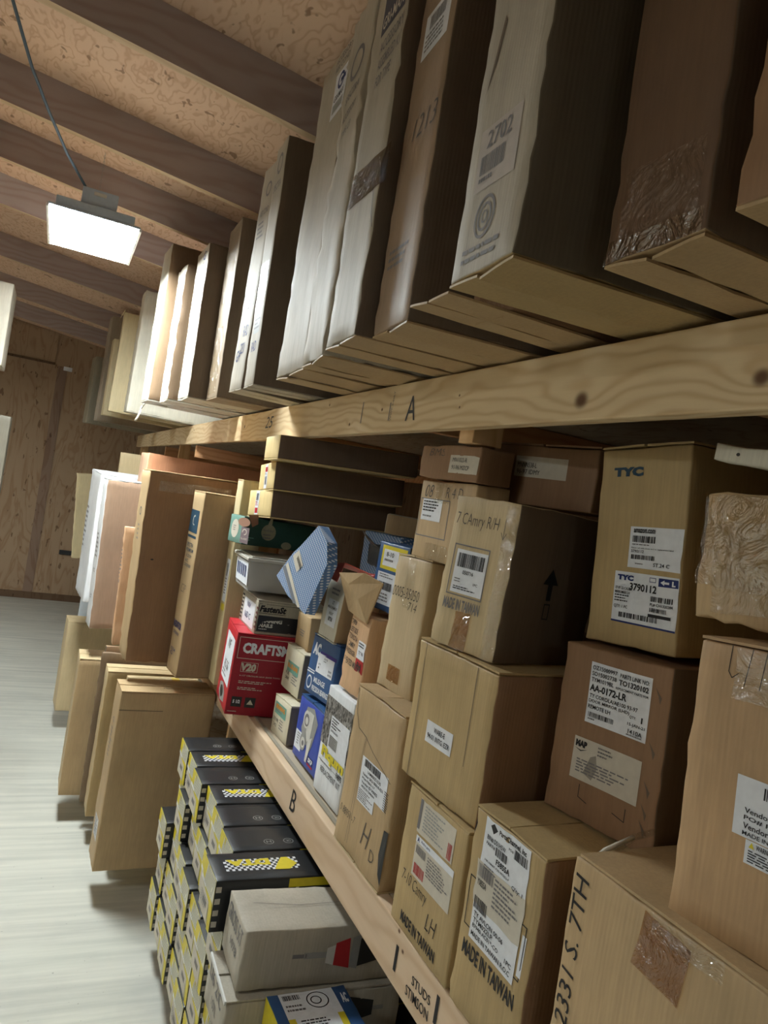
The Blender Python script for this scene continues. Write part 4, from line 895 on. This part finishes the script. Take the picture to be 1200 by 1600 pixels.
m.add(vs, [(0, 3, 2, 1), (8, 9, 10, 11)] + [(i, (i + 1) % 4, 4 + (i + 1) % 4, 4 + i) for i in range(4)] + [(8 + i, 12 + i, 12 + (i + 1) % 4, 8 + (i + 1) % 4) for i in range(4)] + [(4 + i, 4 + (i + 1) % 4, 12 + (i + 1) % 4, 12 + i) for i in range(4)], PLAS)
m.build('bin_body', r, bevel=.002)
m = MB(); m.box((-.008, -.008, zt), (D + .008, W + .008, zt + .006), PLID); m.box((-.01, -.01, zt - .008), (D + .01, -.006, zt + .004), PLID); m.box((-.01, -.01, zt - .008), (-.006, W + .01, zt + .004), PLID)
m.box((.01, .01, zt + .006), (D - .01, W - .01, zt + .012), PLID); m.build('bin_lid', r, bevel=.002)
m = MB(); m.add([(.010 - .004, .015, .02), (-.0005, .015, H - .03), (-.0005, W * .9, H - .03), (.010 - .004, W * .9, .02)], [(0, 1, 2, 3)], PAPER)
for i in range(5): m.add([(.004 - .0012, .05 + i * .04, .05), (.0 - .0012, .05 + i * .04, .10), (.0 - .0012, .07 + i * .04, .10), (.004 - .0012, .07 + i * .04, .05)], [(0, 1, 2, 3)], BINK)
m.build('handwritten_sticker', r)
tag(Carton('carton', 'tan cardboard piece inside the clear plastic bin', (x + .06, y + .06, z + .006, yaw, 0, 0, .12, .11, .2), KRAFT2, 'box', simple=True).root, None)
GRN = plain('dark_green_print', rgb(38, 74, 62), .4, .5)
b = sb('PUMP', 'dark green printed box with pale round pictures, under the long brown cartons', GRN, name='gift_box', crush=.003, sides={'F': plain('foil_green_print', rgb(120, 160, 148), .25, .7)})
PB = plain('pale_picture', rgb(150, 146, 120), .5)
b.marks('N', .0, .0, .5, .138, [('el', .24, .52, .070, .26, PB), ('p', [(.22, .3), (.26, .3), (.265, .05), (.245, .02)], PB), ('el', .43, .88, .05, .12, PB), ('p', [(.03, .05), (.12, .0), (.13, .3), (.08, .42)], plain('copper_picture', rgb(150, 112, 92)), 0), ('ln', .02, .75, .1, .15, 2, TGREEN), ('t', 'holiday', .19, .42, .1, .1, {'mat': GINK}), ('ln', .19, .58, .09, .2, 2, GINK)], name='product_picture')
b.marks('F', .0, .0, .26, .138, [('el', .26, .55, .16, .3, PAPER2), ('el', .62, .3, .26, .14, plain('copper_picture', rgb(150, 112, 92))), ('r', .55, .45, .34, .5, plain('mauve_picture', rgb(120, 104, 108))), ('ring', .7, .6, .1, .1, .3, PAPER2), ('t', 'GLASS', .58, .78, .26, .06, {'mat': PAPER2}), ('ln', .18, .45, .16, .2, 3)], name='product_picture')
TP = card('card_long_end', rgb(222, 196, 140), wear=.2); SD = card('card_long_side', rgb(112, 92, 76), wear=.2)
for k, lab, bar in (('DK3', 'bottom one of the three long brown cartons stacked beneath the upper beam', True), ('DK2', 'middle one of the three long brown cartons stacked beneath the upper beam', True), ('DK1', 'top one of the three long brown cartons, touching the upper beam', False)):
    b = sb(k, lab, TP, name='long_carton', g='three long brown cartons', crush=.0015, sides={'N': SD, 'B': SD, 'Bk': SD}); b.flaps('bottom', mat=TP, axis='x')
    if bar: b.label('F', .095, .005, .045, .104, [('r', .1, .72, .8, .22, RINK), ('bar', .15, .1, .7, .3), ('ln', .1, .45, .8, .2, 3, RINK)] if k == 'DK3' else [('r', .1, .1, .8, .2, RINK), ('bar', .15, .5, .7, .35), ('ln', .1, .34, .8, .1, 2)])

def prism(name, label, cat, poly, x0, x1, mat, matside=None, back=(0, 0), thick_ends=True):
    """poly: (y, z) outline on the aisle side, carried back to x1 and shifted by back"""
    r = empty(name, (x0, poly[0][0], poly[0][1])); tag(r, label, cat); m = MB(); n = len(poly); o = Vector((x0, poly[0][0], poly[0][1]))
    vs = [Vector((x0, a, c)) - o for a, c in poly] + [Vector((x1, a + back[0], c + back[1])) - o for a, c in poly]
    m.add(vs, [tuple(range(n)), tuple(range(2 * n - 1, n - 1, -1))], mat); m.add(vs, [(i, n + i, n + (i + 1) % n, (i + 1) % n) for i in range(n)], matside or mat)
    ob = m.build('package_body', r, bevel=.003)
    bm = bmesh.new(); bm.from_mesh(ob.data); bmesh.ops.recalc_face_normals(bm, faces=bm.faces); bm.to_mesh(ob.data); bm.free()
    return r, o
poly = [(2.431, -.422), (2.292, -.226), (2.325, -.155), (2.435, -.108), (2.60, -.20), (2.673, -.235), (2.839, -.348), (2.66, -.395)]
r, o = prism('towel_box', 'blue dotted paper towel box hanging tilted over the nail box', 'box', poly, .86, .895, BDOT, back=(-.005, .0))
def patch(r, o, name, pts, mat, x): 
    m = MB(); m.add([Vector((x, a, c)) - o for a, c in pts], [tuple(range(len(pts)))], mat); return m.build(name, r)
patch(r, o, 'grey_stripe', [(2.77, -.305), (2.735, -.29), (2.54, -.405), (2.575, -.41)], plain('stripe_grey', rgb(112, 116, 124)), .8585)
patch(r, o, 'cream_stripe', [(2.735, -.29), (2.71, -.275), (2.49, -.41), (2.52, -.414)], PAPER2, .8583)
patch(r, o, 'shipping_label', [(2.665, -.245), (2.60, -.215), (2.53, -.262), (2.59, -.298)], PAPER2, .858)
m = MB(); 
for i in range(8): 
    a = 2.612 - i * .007; m.add([Vector((.8575, a, -.25 - i * .004)) - o, Vector((.8575, a - .004, -.252 - i * .004)) - o, Vector((.8575, a - .018, -.238 - i * .004)) - o, Vector((.8575, a - .014, -.236 - i * .004)) - o], [(0, 1, 2, 3)], INK)
m.build('barcode', r)
b = Carton('towel_box', 'blue dotted box in shadow behind the tilted blue one', (1.22, 2.50, -.40, 0, -.02, 0, .36, .29, .45), BDOT, 'box', simple=True, crush=.003)
b = Carton('parts_box', 'whitish kraft box with two lines of small print at the back of the pile', (1.16, 2.54, -.11, -.45, 0, .02, .2, .075, .35), PALE, 'box', crush=.002, sides={'N': KRAFT})
b.marks('F', .05, .02, .1, .045, [('t', 'PARTS', .3, 0, .4, .3), ('t', 'DB-8-R', .0, .5, .6, .35), ('ln', .7, .5, .3, .4, 1)])
b.root.location.z = -.105
b = Carton('open_box', 'black glossy box lying open behind the salmon box', (1.04, 2.28, -.215, -.15, .0, -.03, .16, .07, .25), BLK, 'box', crush=.006, wob=.006)
m = MB(); m.add([(-.01, .0, .072), (-.05, .02, .10), (-.04, .12, .115), (-.004, .11, .074), (-.01, .0, .069), (-.05, .02, .097), (-.04, .12, .112), (-.004, .11, .071)], [(0, 1, 2, 3), (7, 6, 5, 4), (0, 4, 5, 1), (1, 5, 6, 2), (2, 6, 7, 3), (3, 7, 4, 0)], plain('grey_carton_liner', rgb(110, 100, 92))); m.build('open_flap', b.root)
b = Carton('open_box', 'salmon red box lying open with its end flap hanging down', (1.0, 2.22, -.30, .0, -.05, .03, .14, .065, .27), plain('red_card', rgb(176, 52, 48), .5), 'box', crush=.003)
m = MB(); V_ = [(-.002, .0, .066), (-.002, .138, .064), (-.06, .24, .075), (-.065, .10, .088), (-.075, .22, .03), (-.07, .13, .02)]
m.add(V_ + [(a - .002, b_, c - .003) for a, b_, c in V_], [(0, 1, 2, 3), (3, 2, 4, 5), (9, 8, 7, 6), (11, 10, 8, 9), (0, 3, 9, 6), (1, 7, 8, 2), (5, 4, 10, 11), (3, 5, 11, 9), (2, 8, 10, 4)], SALM); m.build('open_flap', b.root)
b = Carton('parts_box', 'blue and yellow box with white stickers standing behind the torn kraft carton', (1.0, 1.985, -.33, .1, .0, .01, .185, .215, .2), BLUE, 'box', crush=.002, sides={'N': BLK})
b.marks('F', .025, .13, .15, .075, [('r', 0, 0, 1, 1, YEL), ('r', .08, .15, .62, .7, PAPER), ('t', '8-10', .2, .25, .3, .2), ('ln', .15, .55, .4, .2, 1)], name='printed_panel')
b.label('F', .02, .02, .13, .10, [('ln', .1, .05, .7, .15, 2), ('bar', .12, .3, .6, .25), ('ln', .1, .65, .8, .3, 3)])
# plain cartons the small boxes lean on
b = Carton('carton', 'dim kraft carton hidden deep behind the blue and red boxes', (1.42, 1.98, -.955, 0, 0, 0, .46, .60, .5), BROWN, 'carton', simple=True)
b = Carton('carton', 'dim kraft carton carrying the shadowed blue dotted box', (1.33, 2.62, -.955, 0, 0, 0, .26, .545, .5), BROWN, 'carton', simple=True)
b = Carton('carton', 'dim brown carton under the open red box', (1.27, 2.0, -.955, 0, 0, 0, .44, .60, .13), BROWN, 'carton', simple=True)

# ------------------------------------------------------------ axle boxes piled on the bottom shelf
def make_axle(top):
    W, H, D = .160, .150, .62
    b = Carton('axle_box', 'proto', (0, 0, 0, 0, 0, 0, W, H, D), PYEL, 'box', 'black and yellow axle boxes', seed=4.2 if top else 9.1, crush=.0015, wob=.001, sides={'T': BLK, 'N': BLK, 'B': BLK, 'Bk': BLK, 'Fr': BLK}, body='box_body')
    GL = plain('grey_hatch', rgb(120, 116, 112)); PYW = plain('whitish_print', rgb(214, 212, 190)); it = []
    it.append(('p', [(0, 0), (.5, 0), (.34, .42), (0, .34)], YEL)); it.append(('p', [(.34, .0), (1, 0), (1, .44), (.2, .44)], PYW, .0002)); it.append(('p', [(.3, .50), (.9, .42), (1., .52), (1, .6), (.4, .62)], YEL))
    for i in range(9): a = .40 + i * .07; it.append(('p', [(a, .02), (min(1, a + .018), .02), (min(1, a + .018) - .15, .42), (a - .15, .42)], GL, .0004))
    it.append(('p', [(.05, .46), (.75, .55), (.75, .97), (.05, .93)], PAPER2, .0003)); it.append(('ln', .12, .60, .5, .25, 5, GINK)); it.append(('r', .3, .64, .3, .12, GL, .0009))
    it.append(('p', [(.0, .35), (.4, .42), (.36, .47), (.0, .44)], WHT, .0005)); it.append(('p', [(.8, .6), (1, .58), (1, 1), (.84, 1)], YEL))
    b.marks('F', 0, 0, W, H, it, name='end_print')
    it = []
    for i in range(9):
        if i % 2: it.append(('r', 0, i / 9, 1, 1 / 9, PAPER2))
    b.marks('N', .003, 0, .016, H, it, name='checker_strip')
    b.marks('NR', .20, .02, .34, .05, [('t', 'Assembly PRIME', .0, .0, 1, .8, {'mat': METL, 'shear': .15, 'bold': .04})], name='side_print')
    b.marks('N', .22, .12, .39, .026, [('r', 0, 0, 1, 1, YEL)], name='side_band')
    if top:
        it = []
        nx, ny = 26, 6
        for i in range(nx):
            for j in range(ny):
                if (i + j) % 2: it.append(('r', i / nx, j / ny, 1 / nx, 1 / ny, PAPER))
        it += [('p', [(.02, .42), (.16, -.05), (.36, -.02), (.3, .42), (.2, 1), (.12, 1.0)], YEL, .0004), ('t', 'DTA', .38, .42, .58, .56, {'mat': YEL, 'bold': .07})]
        b.marks('TR', D - .27, .045, .23, .066, it, name='printed_logo', off=.0012)
    else:
        b.marks('TR', D - .29, .095, .20, .034, [q for k in range(3) for q in (('ring', .15 + k * .33, .5, .085, .48, .14, METG), ('t', ('TL', 'OK', 'H')[k], .11 + k * .33, .3, .08, .4, {'mat': METG}))] , name='printed_icons', off=.0012)
        b.marks('TR', D - .40, .05, .09, .022, [('fr', 0, 0, 1, 1, .0015, METG)], name='printed_icons', off=.0012)
    return b.root
axA, axB = make_axle(False), make_axle(True)
used = set(); rnd = random.Random(5)
COLN = ['farthest', 'second from the far end', 'third from the far end', 'fourth from the far end', 'fifth from the far end', 'sixth from the far end', 'seventh from the far end', 'eighth from the far end', 'nearest']
ROWN = ['top', 'second', 'third', 'fourth', 'bottom']
jx = {(0, 0): .0, (1, 0): .004, (2, 0): -.006, (3, 0): .016, (4, 0): .006, (5, 0): .0, (6, 0): -.085, (0, 2): -.03, (0, 1): .025, (2, 1): .02, (3, 1): .01, (3, 2): -.02, (5, 1): .03, (5, 2): -.02, (6, 1): -.035}
for c in range(9):
    for q in range(5):
        if c >= 7 and q < 2: continue
        src = axB if (c, q) in ((1, 0), (3, 0), (6, 0)) or (q and rnd.random() < .4) else axA
        if id(src) in used:
            o = src.copy(); COL.objects.link(o)
            for ch in src.children: d = ch.copy(); COL.objects.link(d); d.parent = o
        else: o = src; used.add(id(src))
        x = .668 - .006 * q + jx.get((c, q), rnd.uniform(-.012, .006))
        o.matrix_world = Matrix.Translation((x, 3.030 - .1685 * c + rnd.uniform(-.001, .001), -1.284 - .1525 * q)) @ Matrix.Rotation(rnd.uniform(-.006, .006), 4, 'Z')
        o['label'] = 'black and yellow axle box, %s column, %s layer%s' % (COLN[c], ROWN[q], ', logo side up' if q == 0 and src is axB else '')
# grey axle boxes in front
AXD = [('r', .30, .40, .16, .14, METG), ('r', .22, .43, .10, .09, GINK), ('p', [(.46, .32), (.52, .26), (.52, .72), (.46, .66)], METL), ('p', [(.52, .22), (.62, .12), (.64, .82), (.52, .72)], RINK), ('p', [(.64, .12), (.70, .05), (.70, .86), (.64, .80)], METG),
       ('p', [(.70, .15), (.92, .3), (.92, .64), (.70, .8)], BLK), ('r', .92, .43, .08, .1, METG)]
b = sb('GREY', 'grey-white worn carton with a drive axle picture, upper of two', GREYC, g='grey axle cartons', crush=.003, wob=.002)
b.marks('T', .0, .0, .5, .2, [('st', [(.1, .35), (.35, .45), (.6, .42), (.9, .5)], .0015, GINK), ('st', [(.2, .5), (.5, .48), (.7, .55)], .001, GINK)], name='crease')
b.marks('N', .05, .02, .40, .12, AXD, name='product_picture')
b.marks('F', .02, .10, .16, .045, [('t', 'GROSS 5:T', 0, 0, 1, 1, {'shear': .1})], ink=GINK); b.marks('F', .08, .05, .07, .03, [('t', '1078', 0, 0, 1, .8)], ink=GINK)
b = Carton('carton', 'lower grey axle carton with a torn white top edge', (.585, 1.768, -1.438, -.02, 0, .0, .21, .124, .5), GREYC, 'box', 'grey axle cartons', crush=.006, wob=.002); b.flaps('top', mat=GREYC, lift=.003)
b.marks('N', .05, .005, .40, .12, AXD, name='product_picture')
b.marks('F', .02, .08, .16, .04, [('t', 'LI6 2:C', 0, 0, 1, 1, {'shear': .1})], ink=GINK); b.marks('F', .08, .03, .06, .03, [('t', '107L', 0, 0, 1, .8)], ink=GINK)
m = MB(); m.box((-.004, -.004, .124), (.001, .20, .134), WHT); m.build('torn_edge', b.root)
b = Carton('parts_box', 'blue and yellow parts box with a white sticker on its top, bottom of the picture', (.690, 1.575, -1.438, .02, 0, .0, .185, .14, .22), YEL, 'box', crush=.002, sides={'T': BLUE, 'N': BLUE})
b.label('T', .03, .03, .15, .15, [('bar', .05, .06, .3, .12, INK), ('ring', .65, .25, .2, .2, .1, INK), ('ring', .62, .25, .1, .1, .2, INK), ('ln', .05, .3, .4, .2, 2), ('r', 0, .62, 1, .38, YEL, -.0003), ('r', .12, .62, .76, .3, PAPER), ('ln', .2, .68, .6, .2, 3, INK)])
b.marks('T', .185, .02, .03, .15, [('t', 'AC', .2, .1, .6, .25, {'mat': PAPER, 'bold': .05})])

# ------------------------------------------------------------ shelving glimpsed on the left
r2 = empty('storage_rack', (-.55, 4.2, FLOOR)); tag(r2, 'second set of shelving at the left edge of the aisle', 'shelving')
def lp(name, lo_, hi_, mat):
    m = MB(); o = Vector((-.55, 4.2, FLOOR)); m.box(Vector(lo_) - o, Vector(hi_) - o, mat); return m.build(name, r2, bevel=.003)
for z in (.33, -.50, -1.3): lp('shelf_beam', (-.588, 4.2, z), (-.55, 6.1, z + .14), BEAM_B); lp('shelf_deck', (-1.6, 4.2, z + .12), (-.589, 6.1, z + .138), DECKM)
for y in (4.2, 6.06): 
    for x in (-.68, -1.6): lp('shelf_post', (x, y, FLOOR), (x + .088, y + .038, roof(x) - .2), POSTM)
Carton('tall_carton', 'grey-white tall carton on the upper left shelf at the edge of the photo', (-.84, 5.3, .478, 0, 0, .0, .35, .52, .44), GREYC, 'carton', crush=.002).flaps('bottom')
b = Carton('carton', 'cream carton at the left edge below the grey-white one', (-.80, 5.2, -.352, 0, 0, -.02, .28, .60, .37), CREAM, 'carton', simple=True)
b = Carton('tall_carton', 'flat grey-tan tall carton leaning out at the left edge of the photo', (-.78, 5.5, -.355, 0, 0, .0, .16, .53, .47), card('card_dull', rgb(118, 112, 98)), 'carton', simple=True)
b = Carton('carton', 'blue box at the left edge under the leaning grey-tan carton', (-.80, 5.25, -1.16, 0, 0, .0, .4, .62, .475), BLUE, 'box', simple=True)
b = Carton('carton', 'cream carton low at the left edge beside the blue box', (-.80, 5.0, -1.155, 0, 0, .0, .2, .35, .49), CREAM, 'carton', simple=True)

# lift the whole place so that the floor lies at z = 0
for o in list(bpy.data.objects):
    if o.parent is None: o.location.z += EYE
